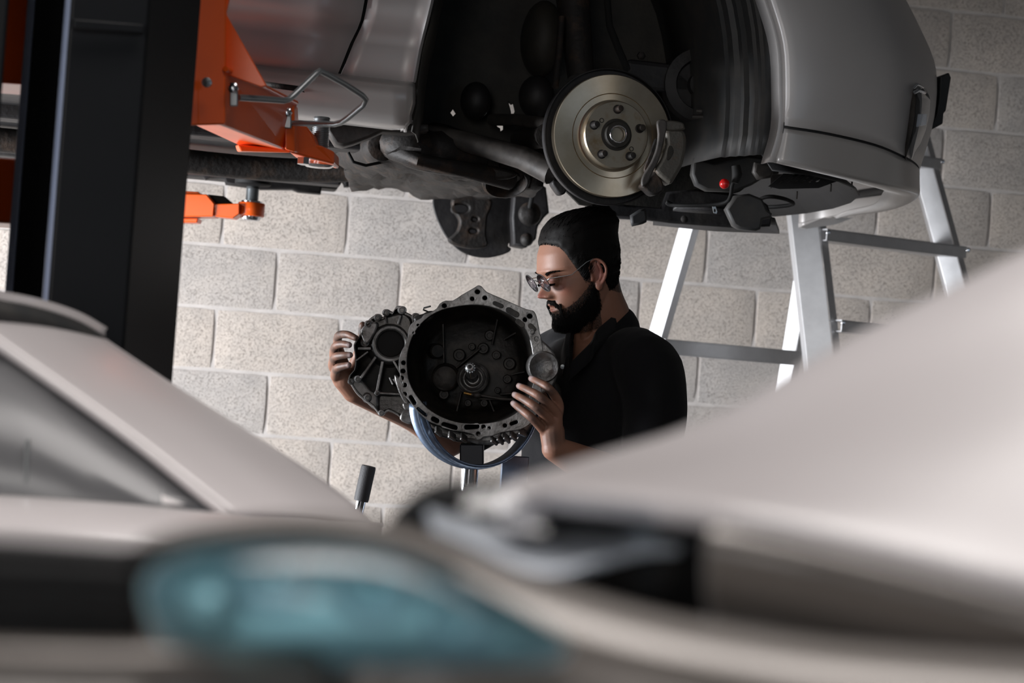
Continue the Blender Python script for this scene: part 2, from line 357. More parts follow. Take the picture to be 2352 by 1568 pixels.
struct('wall_right', MB().box((XR+0.1, (YF+YW)/2, ZC/2), 0.2, YW-YF, ZC), 'plaster', smooth=None)
# left wall with an open vehicle bay, front wall (behind the camera) with an open bay and a window
wlm = MB(); wlm.box((XL-0.1, (YF+1.9)/2, ZC/2), 0.2, 1.9-YF, ZC).box((XL-0.1, (5.4+YW)/2, ZC/2), 0.2, YW-5.4, ZC).box((XL-0.1, 3.65, (2.7+ZC)/2), 0.2, 3.5, ZC-2.7)
struct('wall_left', wlm, 'plaster', smooth=None)
wf = MB(); wf.box(((XL-4.4)/2, YF-0.1, ZC/2), -4.4-XL, 0.2, ZC).box((-2.6, YF-0.1, (3.2+ZC)/2), 3.6, 0.2, ZC-3.2)
wf.box((0.65, YF-0.1, ZC/2), 2.9, 0.2, ZC).box((3.2, YF-0.1, 0.75), 2.2, 0.2, 1.5).box((3.2, YF-0.1, (2.9+ZC)/2), 2.2, 0.2, ZC-2.9).box(((4.3+XR)/2, YF-0.1, ZC/2), XR-4.3, 0.2, ZC)
struct('wall_front', wf, 'plaster', smooth=None)
# ------------------------------------------------------------------ two-post lift: column and arms
col = root('lift_column', 'tall black steel lift column with orange carriage at the left edge of the picture', 'lift column', P(300, 784, 2.7)*1.0)
col.location.z = 0
def vcol(name, pts, m, z0=0.0, z1=ZC, parent=col, **k):     # vertical prism; plan points given as pixels on the row y = 784 with a depth
    q = [P(x, 784, d) for x, d in pts]
    return MB().ext([Vector((p.x, p.y, z0)) for p in q], Vector((0, 0, z1-z0))).build(name, m, parent, smooth=None, **k)
# a channel section that is open to the left
vcol('column_front', [(103, 2.52), (286, 2.56), (286, 2.575), (103, 2.535)], 'post', bevel=0.004)
vcol('column_side', [(286, 2.56), (402, 2.80), (398, 2.805), (280, 2.575)], 'post', bevel=0.003)
vcol('column_back', [(402, 2.80), (14, 2.90), (14, 2.915), (402, 2.815)], 'post')
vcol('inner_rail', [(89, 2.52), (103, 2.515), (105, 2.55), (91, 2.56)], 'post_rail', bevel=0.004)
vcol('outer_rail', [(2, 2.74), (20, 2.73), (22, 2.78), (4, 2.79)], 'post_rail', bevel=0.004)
vcol('inner_web', [(20, 2.78), (93, 2.80), (93, 2.81), (20, 2.79)], 'post')
vcol('column_shade_lip', [(-170, 2.50), (-40, 2.52), (-40, 2.535), (-170, 2.515)], 'post', bevel=0.004)  # unseen left part of the channel, added to block light on the carriage
vcol('column_side', [(-170, 2.50), (-160, 2.50), (-230, 3.12), (-240, 3.12)], 'post', bevel=0.003)  # out of view too, closes the added light block
a0, b0 = P(165, 55, 2.51), P(331, 68, 2.552)
MB().beam(a0, b0, 0.014, 0.010, Z).build('front_seam', 'post', col, bevel=0.003)
MB().box((col.location.x, col.location.y+0.05, 0.012), 0.42, 0.4, 0.024).build('base_plate', 'post', col, bevel=0.003, smooth=None)
cg = MB(); q = [P(-170, 784, 2.95), P(44, 784, 2.95), P(44, 784, 3.08), P(-170, 784, 3.08)]
zt, zb = P(20, -300, 2.95).z, P(20, 190, 2.95).z
cg.ext([Vector((p.x, p.y, zb)) for p in q], Vector((0, 0, zt-zb)))
z2, z1 = P(10, 362, 2.95).z, P(10, 512, 2.95).z
q = [P(-170, 784, 2.95), P(22, 784, 2.95), P(22, 784, 3.08), P(-170, 784, 3.08)]
cg.ext([Vector((p.x, p.y, z1)) for p in q], Vector((0, 0, z2-z1)))
cg.build('carriage', 'orange', col, smooth=None, bevel=0.004, label='orange lift carriage behind the black column')

arm = root('lift_arm', 'orange swing arm with steel hoop guard lifting the near sill, beside the black column', 'lift arm', P(560, 330, 3.35))
# upright end block of the arm
MB().hexa([P(395, 290, 3.06), P(518, 286, 3.10), P(520, -60, 3.10), P(395, -60, 3.06), P(395, 283, 3.28), P(505, 283, 3.30), P(512, -60, 3.30), P(395, -60, 3.28)]).build('arm_bracket', 'orange', arm, smooth=None, bevel=0.003)
MB().ext([P(455, 288, 3.09), P(480, 288, 3.10), P(480, -40, 3.10), P(455, -40, 3.09)], TC*0.012).build('bracket_rib', 'orange', arm, smooth=None, bevel=0.002)
MB().plate([(517, 28), (505, 30), (498, 20), (490, -60), (540, -60), (518, 30), (612, 196), (600, 200), (517, 170)], [], 3.12, 0.0, 0.012).build('gusset', 'orange', arm)
# boxed arm section, going right and away
A = [P(518, 158, 3.12), P(655, 222, 3.50), P(655, 344, 3.50), P(503, 286, 3.12)]
Bk = [P(470, 150, 3.28), P(676, 237, 3.62), P(545, 345, 3.60), P(440, 284, 3.22)]
MB().hexa([P(518, 158, 3.10), P(682, 240, 3.52), P(655, 345, 3.52), P(503, 286, 3.10), P(500, 160, 3.26), P(684, 243, 3.66), P(545, 332, 3.66), P(436, 282, 3.26)]).build('arm_beam', 'orange', arm, smooth=None, bevel=0.003)
MB().tube([P(518, 158, 3.095), P(600, 196, 3.30), P(680, 236, 3.515)], 0.0045, 8).build('top_flange', 'orange', arm)
MB().hexa([P(655, 232, 3.49), P(676, 240, 3.50), P(678, 350, 3.50), P(655, 342, 3.49), P(655, 234, 3.60), P(684, 246, 3.60), P(690, 352, 3.62), P(640, 340, 3.62)]).build('arm_sleeve', 'orange', arm, smooth=None, bevel=0.003)
MB().hexa([P(545, 332, 3.52), P(668, 342, 3.52), P(668, 351, 3.52), P(552, 347, 3.52), P(540, 333, 3.66), P(668, 342, 3.68), P(668, 351, 3.68), P(545, 349, 3.66)]).build('lower_flange', 'orange', arm, smooth=None, bevel=0.003)
MB().ext([P(655, 262, 3.56), P(676, 285, 3.57), P(702, 287, 3.59), P(716, 305, 3.60), P(727, 332, 3.62), P(738, 334, 3.63), P(768, 348, 3.65), P(768, 378, 3.66), P(722, 366, 3.62), P(664, 350, 3.58)], -TC*0.10).build('arm_extension', 'orange', arm, smooth=None, bevel=0.004)
hp = [(548, 224, 3.12), (600, 227, 3.16), (652, 231, 3.20), (664, 228, 3.21), (675, 219, 3.215), (724, 171, 3.24), (735, 163, 3.25), (750, 170, 3.26), (790, 192, 3.30), (832, 219, 3.36), (840, 229, 3.37), (835, 241, 3.38), (800, 270, 3.42), (784, 281, 3.44), (768, 285, 3.46), (720, 284, 3.47), (668, 283, 3.49)]
MB().tube([P(*p) for p in hp], 0.0052, 12).build('hoop_guard', 'zinc', arm, label='bent steel hoop guard')
for (x, y, d) in ((537, 218, 3.105), (661, 272, 3.485)):
    c = P(x, y, d); MB().box(c, 0.013, 0.006, 0.036, (RT, TC, UP)).build('clamp', 'zinc', arm, bevel=0.002)
    MB().lathe(c+TC*0.004+UP*0.010, TC, [(0.009, 0), (0.009, 0.008), (0.006, 0.010), (0.006, 0.015), (0.001, 0.016)], 6).build('bolt', 'chrome', arm)
MB().lathe(P(476, 190, 3.055), TC, [(0.008, 0), (0.008, 0.006), (0.002, 0.008)], 10).build('bolt', 'zinc', arm)
def screw(c, r, z0, z1, parent, m='zinc', pitch=0.0035):
    mb = MB(); pr = []; n = int((z1-z0)/pitch)
    for i in range(n): pr += [(r*0.86, z0+i*pitch), (r, z0+(i+0.5)*pitch)]
    pr.append((r*0.86, z1)); mb.lathe(c, Z, pr, 20); return mb.build('lifting_screw', m, parent, smooth=30)
c = P(733, 360, 3.70)
screw(c, 0.017, 0.0, 0.075, arm)
MB().lathe(c, Z, [(0.030, -0.006), (0.030, -0.016), (0.024, -0.020), (0.004, -0.022)], 12).build('locking_nut', 'chrome', arm)
MB().lathe(P(697, 362, 3.62), Z, [(0.012, 0.0), (0.012, -0.012), (0.003, -0.014)], 6).build('bolt', 'chrome', arm)

far = root('lift_arm', 'short orange arm end with round screw pad under the far sill, against the block wall', 'lift arm', P(500, 475, 5.35))
dF = 5.35
def quad(pts, d, th, m, nm, par, sm=None, bev=0.003): return MB().ext([P(x, y, d) for x, y in pts], -TC*th).build(nm, m, par, smooth=sm, bevel=bev)
quad([(340, 443), (475, 446), (493, 468), (490, 497), (340, 499)], dF, 0.10, 'orange', 'arm_beam', far)
quad([(340, 434), (455, 440), (461, 446), (340, 444)], dF+0.03, 0.07, 'orange', 'top_flange', far)
quad([(340, 500), (455, 501), (453, 511), (340, 510)], dF+0.02, 0.07, 'orange', 'lower_flange', far)
quad([(476, 446), (513, 450), (533, 467), (494, 468)], dF+0.05, 0.05, 'liner', 'arm_opening', far)
quad([(490, 468), (550, 467), (550, 491), (535, 501), (493, 497)], dF+0.005, 0.08, 'orange', 'arm_extension', far)
cF = P(577, 481, dF+0.05)
MB().lathe(cF, Z, [(0.035, 0.018), (0.037, 0.016), (0.037, -0.017), (0.035, -0.019)], 32).build('screw_collar', 'orange', far)
MB().lathe(cF, Z, [(0.028, -0.019), (0.028, -0.024), (0.024, -0.030), (0.003, -0.032)], 12).build('locking_nut', 'chrome', far)
MB().lathe(cF, Z, [(0.029, 0.018), (0.029, 0.023), (0.02, 0.025)], 14).build('washer', 'chrome', far)
screw(cF, 0.019, 0.02, 0.062, far)
MB().cyl(cF+Z*0.055, Z, 0.0125, 0.05, 20).build('pad_stem', 'zinc', far)
MB().lathe(cF+Z*0.062, Z, [(0.012, 0), (0.046, 0.005), (0.050, 0.008), (0.050, 0.022), (0.045, 0.024)], 32).build('pad', 'rubber', far)

# ------------------------------------------------------------------ the lifted car
car = root('car', 'silver car raised on the lift with its front wheel off, above the man', 'car', Vector((-0.3, 4.9, 1.90)))
YC = 4.0
gp = lambda x, y, d: G(x, y, d)
def lerp(a, b, t): return tuple(a[i]+(b[i]-a[i])*t for i in range(len(a)))
# door: rows from top to sill; columns from the rear to the shut line
def rowsx(L_, R_, n=6): return [lerp(L_, R_, -1.7)]+[lerp(L_, R_, i/n) for i in range(n+1)]
door_rows = [((150, -430, 4.10), (848, -350, 4.10)), ((150, -300, 4.04), (846, -235, 4.04)), ((150, -150, 4.01), (842, -90, 4.01)), ((150, -75, 4.0), (838, -5, 4.0)), ((150, -50, 4.0), (833, 22, 4.0)), ((150, -34, 4.005), (828, 45, 4.005)), ((150, -18, 4.018), (821, 64, 4.018)), ((150, 20, 4.018), (804, 100, 4.018)), ((150, 70, 4.012), (786, 145, 4.012)), ((150, 98, 4.02), (775, 169, 4.02)), ((150, 103, 4.035), (774, 172, 4.035))]
MB().grid([[gp(*p) for p in rowsx(a, b)] for a, b in door_rows]).build('door', 'silver', car, smooth=60, solid=0.006, label='silver lower door panel with a crease')
AX = lambda y: np.interp(y, [-350, -235, -90, -5, 22, 45, 66, 105, 150, 176, 190], [1090, 1048, 1012, 994, 987, 982, 976, 966, 958, 953, 951])
fr = []
for (a, b), dy in zip(door_rows, (0, 0, 0, 0, 0, 0, 0, 0, 0, 0, 0)):
    x0, y0, d0 = b; x0 += 8; x1 = 0
    y1 = y0 + 0.095*(AX(y0)-x0); x1 = float(AX(y1))
    r = [lerp((x0, y0, d0), (x1-10, y1-0.5, d0+0.002), i/5) for i in range(6)]+[(x1-3, y1, d0-0.004), (x1, y1, d0+0.003), (x1, y1, d0+0.03)]
    fr.append([gp(*p) for p in r])
MB().grid(fr).build('front_fender', 'silver', car, smooth=60, solid=0.004, label='silver fender strip between door and wheel arch')
# dark jamb seen through the shut lines
MB().ext([gp(760, -360, 4.06), gp(900, -360, 4.06), gp(900, 210, 4.06), gp(150, 120, 4.06), gp(150, 90, 4.06), gp(760, 150, 4.06)], Vector((0, 0.02, 0))).build('door_jamb', 'black_plastic', car, smooth=None)
# side skirt
prof = [(0, 4.07), (2, 4.005), (6, 3.985), (12, 3.98), (45, 3.985), (72, 3.992), (86, 4.0), (95, 4.012), (104, 4.04), (108, 4.09)]
sk = []
for x in (-1000, 150, 300, 450, 600, 750, 850, 900, 930, 943, 950):
    t = (x-150)/800; yt = 104+t*88; r = []
    inset = 0 if x < 940 else (0.004 if x < 950 else 0.02)
    for dy, d in prof: r.append(gp(x-(8 if x > 930 and dy > 70 else 0)-(8 if x > 930 and dy > 90 else 0), yt+dy, d+inset))
    sk.append(r)
MB().grid(sk).grid([sk[-1], [p+Vector((-0.01, 0.03, 0)) for p in sk[-1]]]).build('side_skirt', 'silver_dirty', car, smooth=50, solid=0.004, label='silver side skirt scuffed along its lower edge')
MB().grid([[gp(600, 186, 3.979), gp(690, 198, 3.979)], [gp(612, 200, 3.979), gp(700, 212, 3.979)]]).build('sill_opening', 'rusty', car, solid=0.002)
# bodywork above the frame: arch top, bonnet, cabin side, far side, roof
def nose_rows():
    cols = [  # (bottom lip, shut line, mid, upper, top of frame, above)
        [(1779, 374, 4.03), (1801, 293, 4.025), (1803, 200, 4.02), (1797, 100, 4.02), (1768, 0, 4.03), (1715, -150, 4.06)],
        [(1800, 377, 4.01), (1812, 294, 4.01), (1815, 200, 4.005), (1810, 100, 4.005), (1783, 0, 4.015), (1735, -150, 4.05)],
        [(1900, 398, 4.02), (1905, 309, 4.02), (1910, 205, 4.01), (1905, 105, 4.01), (1885, 5, 4.02), (1850, -140, 4.06)],
        [(2000, 420, 4.07), (2010, 334, 4.06), (2012, 225, 4.05), (2005, 118, 4.05), (1980, 20, 4.07), (1940, -120, 4.12)],
        [(2070, 436, 4.16), (2073, 360, 4.14), (2080, 240, 4.13), (2076, 130, 4.13), (2050, 35, 4.16), (2000, -100, 4.24)],
        [(2103, 444, 4.32), (2104, 378, 4.31), (2126, 250, 4.30), (2126, 145, 4.31), (2096, 52, 4.35), (2035, -80, 4.42)],
        [(2112, 452, 4.55), (2112, 395, 4.55), (2146, 270, 4.55), (2150, 160, 4.55), (2118, 75, 4.58), (2050, -60, 4.62)]]
    W_ = [[G(*p) for p in c] for c in cols]
    for (x, y, d) in ((2092, 470, 4.85), (2040, 486, 5.2), (1960, 496, 5.5), (1900, 508, 5.65), (1835, 522, 5.70)):
        b_ = G(x, y, d); ref = W_[6]; k = (d-4.55)/1.15
        W_.append([Vector((b_.x-(ref[0].x-q_.x)*(1-0.3*k), d, b_.z+(q_.z-ref[0].z))) for q_ in ref])
    return W_
cols = nose_rows()
def resample(cols_, i0, i1, extra=None, n=4):
    R = []
    for c in cols_: R.append([tuple(v) for v in c[i0:i1]])
    R = [spl(r, 4) if len(r) > 2 else [tuple(np.array(r[0])*(1-t/4)+np.array(r[1])*t/4) for t in range(5)] for r in R]
    C = [spl(c, n) for c in zip(*R)]
    return [list(map(Vector, r)) for r in zip(*C)]
nose = resample([[c[1]+Vector((0, 0, 0.004))]+c[2:] for c in cols], 0, 5)
MB().grid(nose).build('front_bumper', 'silver', car, smooth=60, solid=-0.004, label='rounded silver nose in front of the wheel arch')
low = [[c[0]+Vector((0, 0, 0.012)), lerp(c[0], c[1], 0.5)if 0 else (c[0]+c[1])*0.5, c[1]-Vector((0, 0, 0.002))] for c in cols]
lowr = resample(low, 0, 3)
lip = []
for i, r in enumerate(lowr):
    a = r[0]; n_ = len(lowr); t = i/(n_-1)
    cen = Vector((1.25, 4.9, a.z)); inn = (cen-a); inn.z = 0; inn.normalize()
    wd_ = 0.012+0.085*math.sin(PI*min(1, t*1.15))**0.7
    lip.append([a+inn*wd_+Vector((0, 0, -0.002)), a+inn*wd_*0.5-Vector((0, 0, 0.010)), a+inn*0.008-Vector((0, 0, 0.011)), a-Vector((0, 0, 0.006))]+r)
MB().grid(lip).build('bumper_lip', 'silver_dirty', car, smooth=60, solid=-0.004, label='scuffed lower bumper edge that wraps round underneath')
gapr = [[c[1]+Vector((0, 0, 0.012)) for c in cols], [c[1]-Vector((0, 0, 0.012)) for c in cols]]
gapr = [[Vector(p)+(Vector((1.2, 4.9, p[2]))-Vector(p)).normalized()*0.008 for p in spl([tuple(q) for q in r], 4)] for r in gapr]
MB().grid(gapr).build('panel_gap', 'black_plastic', car, smooth=180, solid=0.003)
tp = [c[-1] for c in cols]
MB().grid([tp, [p.lerp(Vector((1.0, 4.9, p.z)), 0.25)+Vector((0, 0, 0.04)) for p in tp], [p.lerp(Vector((0.9, 4.9, p.z)), 0.8)+Vector((0, 0, 0.07)) for p in tp]]).build('bonnet_front', 'silver', car, smooth=180, solid=0.004)
arch = MB()       # folded flange along the front edge of the arch
ed = [c for c in spl([tuple(v) for v in cols[0]], 4)]
arch.grid([[Vector(p)+Vector((0.002, -0.004, 0)) for p in ed], [Vector(p)+Vector((-0.012, -0.002, 0)) for p in ed], [Vector(p)+Vector((-0.016, 0.04, 0)) for p in ed]]).build('arch_flange', 'silver', car, smooth=60, solid=0.003)
# upper body above the picture
top = MB()
zt = 2.95; xr_, xf_ = G(150, -430, 4.1).x, 1.02
aR = [(-1.75, 2.45), (-1.3, 2.62), (0.1, 2.62), (0.72, 2.52), (0.95, 2.36)]
A1 = [G(1090, -350, 4.03), G(1180, -420, 4.03), G(1380, -450, 4.03), G(1580, -400, 4.03), G(1700, -180, 4.05)]
bo = []
for p in A1: bo.append([p, Vector((p.x, 4.0, p.z+0.05)), Vector((p.x, 4.05, 2.58)), Vector((p.x, 4.3, 2.64)), Vector((p.x, 4.9, 2.70)), Vector((p.x, 5.5, 2.68)), Vector((p.x, 5.72, 2.6))])
top.grid(bo).build('bonnet', 'silver', car, smooth=70, solid=0.004)
cb = []
for x, zz in ((-1.9, 3.25), (-0.2, 3.3), (0.15, 3.05), (0.45, 2.66)):
    cb.append([Vector((x, 4.06, 2.6)), Vector((x, 4.12, min(zz, 3.2)-0.03)), Vector((x, 4.25, zz)), Vector((x, 5.5, zz)), Vector((x, 5.65, zz-0.05)), Vector((x, 5.72, 2.6))])
MB().grid(cb).build('cabin', 'silver', car, smooth=50, solid=0.004)
# underbody
ub = MB(); ub.hexa([Vector((-1.9, 4.12, 1.965)), Vector((0.37, 4.12, 1.955)), Vector((0.30, 5.72, 1.965)), Vector((-1.9, 5.72, 1.965)), Vector((-1.9, 4.12, 2.06)), Vector((0.37, 4.12, 2.00)), Vector((0.30, 5.72, 2.06)), Vector((-1.9, 5.72, 2.06))])
ub.build('floor_pan', 'underbody', car, smooth=None, bevel=0.004)
MB().beam(Vector((-1.9, 5.66, 1.985)), Vector((0.33, 5.66, 1.975)), 0.10, 0.06, Vector((0, 1, 0))).build('far_sill', 'underbody', car, smooth=None, bevel=0.008)
for (x0, x1, y) in ((-1.8, 0.42, 4.45), (-1.8, 0.32, 5.35)):
    MB().beam(Vector((x0, y, 1.958)), Vector((x1, y, 1.955)), 0.09, 0.05, Vector((0, 1, 0))).build('chassis_rail', 'underbody', car, smooth=None, bevel=0.008)
MB().tube([Vector(p) for p in spl([(-1.8, 4.9, 1.93), (-0.6, 4.88, 1.93), (0.1, 4.93, 1.92), (0.45, 4.9, 1.95)], 8)], 0.03, 14).build('exhaust_pipe', 'rusty', car)
def dark(nm, pts, y, th, m='underbody', par=car, bev=0.006, **k): return MB().plate(pts, k.get('holes', []), y, 0, th, bev, plane='y').build(nm, m, par, smooth=60)
# far sill fittings hanging below the line of the body
dark('jacking_plate', [(425, 380), (432, 402), (466, 406), (472, 412), (486, 406), (515, 412), (518, 422), (600, 434), (672, 434), (685, 440), (737, 445), (742, 415), (760, 404), (776, 405), (790, 420), (792, 428), (803, 428), (806, 418), (860, 420), (905, 420), (905, 360), (425, 350)], 5.60, 0.05)
# near jacking bracket with grey dirt and front floor panel
dark('sill_bracket', [(745, 290), (772, 332), (790, 336), (812, 330), (850, 316), (880, 302), (940, 306), (985, 300), (985, 285), (745, 270)], 4.14, 0.06, 'greasy')
# subframe: a lumpy pressed beam across the car
sf = MB()
rows = [[(770, 330, 4.9), (860, 306, 4.5), (960, 296, 4.35), (1060, 318, 4.4), (1160, 352, 4.5), (1255, 395, 4.6)],
        [(775, 352, 4.75), (865, 330, 4.35), (960, 322, 4.25), (1060, 345, 4.3), (1150, 375, 4.4), (1245, 408, 4.5)],
        [(800, 380, 4.8), (880, 362, 4.4), (965, 362, 4.3), (1060, 385, 4.35), (1150, 405, 4.45), (1235, 425, 4.55)],
        [(800, 404, 5.0), (890, 396, 4.8), (980, 400, 4.6), (1070, 415, 4.6), (1150, 425, 4.7), (1225, 430, 4.8)],
        [(810, 418, 5.4), (900, 418, 5.4), (985, 442, 5.4), (1070, 438, 5.4), (1150, 440, 5.4), (1215, 436, 5.4)]]
g_ = loftpx(rows, G, 6, 5)
for i, r in enumerate(g_):
    for j, p in enumerate(r): p += Vector((0, 0, 1))*(noise.noise(p*14)*0.014+noise.noise(p*40)*0.008) + Vector((0, 1, 0))*noise.noise(p*22)*0.03
sf.grid(g_).build('subframe', 'rusty', car, smooth=60, solid=0.02)
MB().tube([G(*p) for p in [(868, 322, 4.42), (905, 345, 4.28), (960, 370, 4.22), (1060, 388, 4.26), (1170, 412, 4.36)]], [0.03, 0.022, 0.016, 0.018, 0.024], 14).build('anti_roll_bar', 'rusty', car)
dark('lower_arm_pressing', spl([(872, 318), (905, 306), (945, 320), (990, 352), (1060, 370), (1150, 386), (1190, 400), (1150, 412), (1040, 402), (960, 388), (905, 366), (876, 345)], 3, True), 4.30, 0.03, 'rusty', holes=[circ(916, 332, 13, 8), circ(1010, 377, 10, 5), circ(1085, 391, 7, 4)])
MB().lathe(G(1163, 420, 4.40), Vector((0.1, -0.55, -0.8)), [(0.055, -0.03), (0.055, 0.0), (0.048, 0.004), (0.044, -0.004), (0.040, -0.03), (0.001, -0.03)], 28).build('bush_housing', 'rusty', car)
MB().lathe(G(880, 334, 4.30), Vector((0.1, -1, -0.3)), [(0.034, -0.02), (0.034, 0.004), (0.026, 0.008), (0.012, 0.008), (0.010, 0.0), (0.001, 0.0)], 24).build('bush_housing', 'rusty', car)
MB().tube([G(*p) for p in [(800, 350, 4.3), (812, 372, 4.3), (840, 380, 4.32), (880, 372, 4.35)]], 0.0035, 8).build('cable', 'rubber', car)
MB().tube([G(*p) for p in [(985, 303, 4.30), (1060, 322, 4.27), (1140, 345, 4.24), (1200, 362, 4.22), (1268, 396, 4.18)]], [0.016, 0.022, 0.024, 0.026, 0.028], 12).build('control_arm', 'greasy', car, label='grey lower suspension arm')
MB().tube([G(*p) for p in [(1130, 275, 4.55), (1180, 275, 4.45), (1262, 285, 4.2)]], 0.014, 12).build('tie_rod', 'greasy', car)
MB().tube([G(*p) for p in [(1195, 318, 4.6), (1215, 316, 4.5), (1240, 314, 4.35), (1262, 312, 4.2)]], [0.025, 0.03, 0.026, 0.03], 14).build('drive_shaft', 'rusty', car)
for (x, y, d, r) in ((905, 345, 4.4, 0.03), (985, 350, 4.32, 0.02), (1120, 385, 4.35, 0.026), (1180, 400, 4.4, 0.022)):
    MB().lathe(G(x, y, d), Vector((0.1, -0.6, -0.8)), [(r, -0.01), (r, 0.004), (r*0.6, 0.006), (r*0.55, 0.014), (0.002, 0.015)], 14).build('mount_bolt', 'greasy', car)
for (x, y) in ((797, 412), (803, 330), (1062, 470)):
    pass
# far hub: splash shield, knuckle, strut end
fh = MB().plate(spl([(994, 455), (999, 490), (1012, 522), (1030, 551), (1055, 575), (1085, 588), (1118, 592), (1150, 586), (1170, 578), (1174, 570), (1168, 560), (1200, 520), (1205, 440), (1150, 400), (1060, 395), (1010, 410)], 4, True), [], 5.55, 0, 0.008, 0.003, plane='y').build('far_splash_shield', 'underbody', car, label='black splash shield of the far wheel')
kn = dark('far_knuckle', spl([(1045, 452), (1110, 452), (1130, 460), (1128, 480), (1120, 500), (1118, 540), (1122, 560), (1112, 568), (1080, 570), (1045, 562), (1032, 552), (1034, 545), (1050, 530), (1056, 510), (1050, 495), (1040, 478)], 4, True), 5.48, 0.04, 'rusty', holes=[circ(1060, 478, 17, 10), circ(1092, 503, 6, 4), circ(1088, 530, 9, 5)])
dark('far_caliper', [(1190, 425), (1232, 410), (1238, 398), (1246, 424), (1255, 430), (1260, 470), (1262, 488), (1250, 500), (1236, 520), (1232, 548), (1222, 558), (1210, 568), (1196, 566), (1180, 562), (1176, 500), (1180, 450)], 5.45, 0.09, 'underbody')
MB().lathe(G(1215, 492, 5.43), Vector((0.15, -1, 0)), [(0.032, 0), (0.034, 0.01), (0.028, 0.02), (0.02, 0.022), (0.012, 0.03), (0.002, 0.03)], 24).build('piston_housing', 'rusty', car)
MB().tube([G(*p) for p in [(1234, 400, 5.3), (1225, 440, 5.38), (1214, 490, 5.42)]], 0.007, 10).build('brake_hose', 'rubber', car)
MB().ell(G(1210, 550, 5.42), 0.019, u=12, v=8).build('ball_joint', 'rusty', car)
# inner walls of the wheel well
wellb = [(940, -420), (940, 300), (985, 300), (1030, 318), (1260, 400), (1330, 470), (1500, 500), (1700, 440), (1790, 370), (1830, 300), (1830, -200), (1700, -420)]
MB().plate(wellb, [[(1035, 259), (1041, 250), (1047, 260), (1041, 267)], [(1168, 234), (1174, 240), (1179, 238), (1183, 255), (1180, 262), (1175, 265), (1174, 256)], [(1140, 285), (1156, 288), (1156, 297), (1150, 301), (1149, 294), (1143, 291)]], 4.62, 0, 0.01, 0.002, plane='y').build('inner_wing', 'liner', car, smooth=None)
# rear part of the liner: a curved sheet from the arch edge inwards
ln = []
for (x, y) in ((1085, -352), (1046, -232), (1012, -90), (992, 0), (982, 60), (966, 120), (956, 190), (952, 250), (942, 302)):
    a = G(x+2, y, 4.03); ln.append([a, a+Vector((0.012, 0.04, 0)), a+Vector((0.03, 0.16, 0.0)), a+Vector((0.05, 0.38, 0.01)), a+Vector((0.06, 0.60, 0.01))])
MB().grid(ln).build('wheel_arch_liner', 'liner', car, smooth=70, solid=0.004)
ln = []      # front part with vertical ribs
for (x, y) in ((1600, -340), (1690, -200), (1745, -60), (1760, 0), (1770, 60), (1776, 130), (1778, 220), (1774, 300), (1765, 350)):
    r = []; a = G(x, y, 4.05)
    offs = [(0.012, 0.0), (-0.004, 0.05), (-0.012, 0.052), (-0.014, 0.07), (-0.022, 0.072), (-0.026, 0.10), (-0.038, 0.10), (-0.040, 0.12), (-0.052, 0.125), (-0.056, 0.15), (-0.066, 0.15), (-0.085, 0.30), (-0.10, 0.55)]
    for dx, dy in offs: r.append(a+Vector((dx, dy, 0)))
    ln.append(r)
MB().grid(ln).build('ribbed_liner', 'grey_plastic', car, smooth=25, solid=0.003, label='grey ribbed liner at the front of the wheel well')
lt = []
for x, y in ((1000, -100), (1090, -250), (1250, -330), (1420, -350), (1560, -320), (1690, -200)):
    a = G(x, y, 4.06); lt.append([a, a+Vector((0, 0.3, 0.02)), a+Vector((0, 0.6, 0.03))])
MB().grid(lt).build('liner_top', 'liner', car, smooth=70, solid=0.004)
# strut, spring seat, chassis leg, engine lumps in the dark
MB().tube([G(*p) for p in [(1300, -260, 4.40), (1310, -60, 4.38), (1322, 60, 4.34), (1335, 180, 4.30)]], [0.045, 0.042, 0.035, 0.03], 18).build('strut', 'rusty', car)
MB().tube([G(*p) for p in [(1290, 40, 4.3), (1283, 130, 4.27), (1275, 200, 4.24)]], 0.008, 10).build('link_rod', 'rusty', car)
MB().tube([G(*p) for p in [(1393, -20, 4.3), (1400, 60, 4.25), (1420, 110, 4.2), (1440, 158, 4.15)]], 0.008, 10).build('brake_hose', 'rubber', car)
hx = MB(); sp_ = []
for k in range(140):
    t = k/139; a = t*2*PI*6; sp_.append(G(1302+10*t, -240+190*t, 4.40)+Vector((0.075*math.cos(a), 0.075*math.sin(a), 0)))
hx.tube(sp_, 0.007, 8).build('coil_spring', 'rusty', car)
MB().hexa([G(1440, 135, 4.42), G(1700, 165, 4.42), G(1700, 225, 4.42), G(1440, 205, 4.42), G(1440, 135, 4.55), G(1700, 165, 4.55), G(1700, 225, 4.55), G(1440, 205, 4.55)]).build('chassis_leg', 'underbody', car, smooth=None, bevel=0.01)
MB().ell(G(1245, 90, 4.50), 0.05, 0.08, 0.09).build('engine_mount', 'liner', car)
MB().lathe(G(1600, 200, 4.45), Vector((0, -1, 0)), [(0.085, 0), (0.085, 0.04), (0.06, 0.045), (0.055, 0.03), (0.03, 0.03), (0.028, 0.05), (0.002, 0.05)], 32).build('belt_pulley', 'underbody', car)
MB().tube([G(*p) for p in [(1600, 255, 4.35), (1660, 258, 4.33), (1655, 270, 4.33), (1590, 268, 4.34)]], 0.005, 8).build('pipe', 'greasy', car)
MB().lathe(G(1472, 128, 4.44), Vector((0, -1, -0.2)), [(0.010, 0), (0.010, 0.01), (0.004, 0.014)], 6).build('mount_bolt', 'rusty', car)
MB().ell(G(1232, 222, 4.5), 0.042, 0.05, 0.05).build('gearbox_mount', 'underbody', car)
MB().ell(G(1092, 232, 4.55), 0.036, 0.05, 0.045).build('gearbox_mount', 'underbody', car)
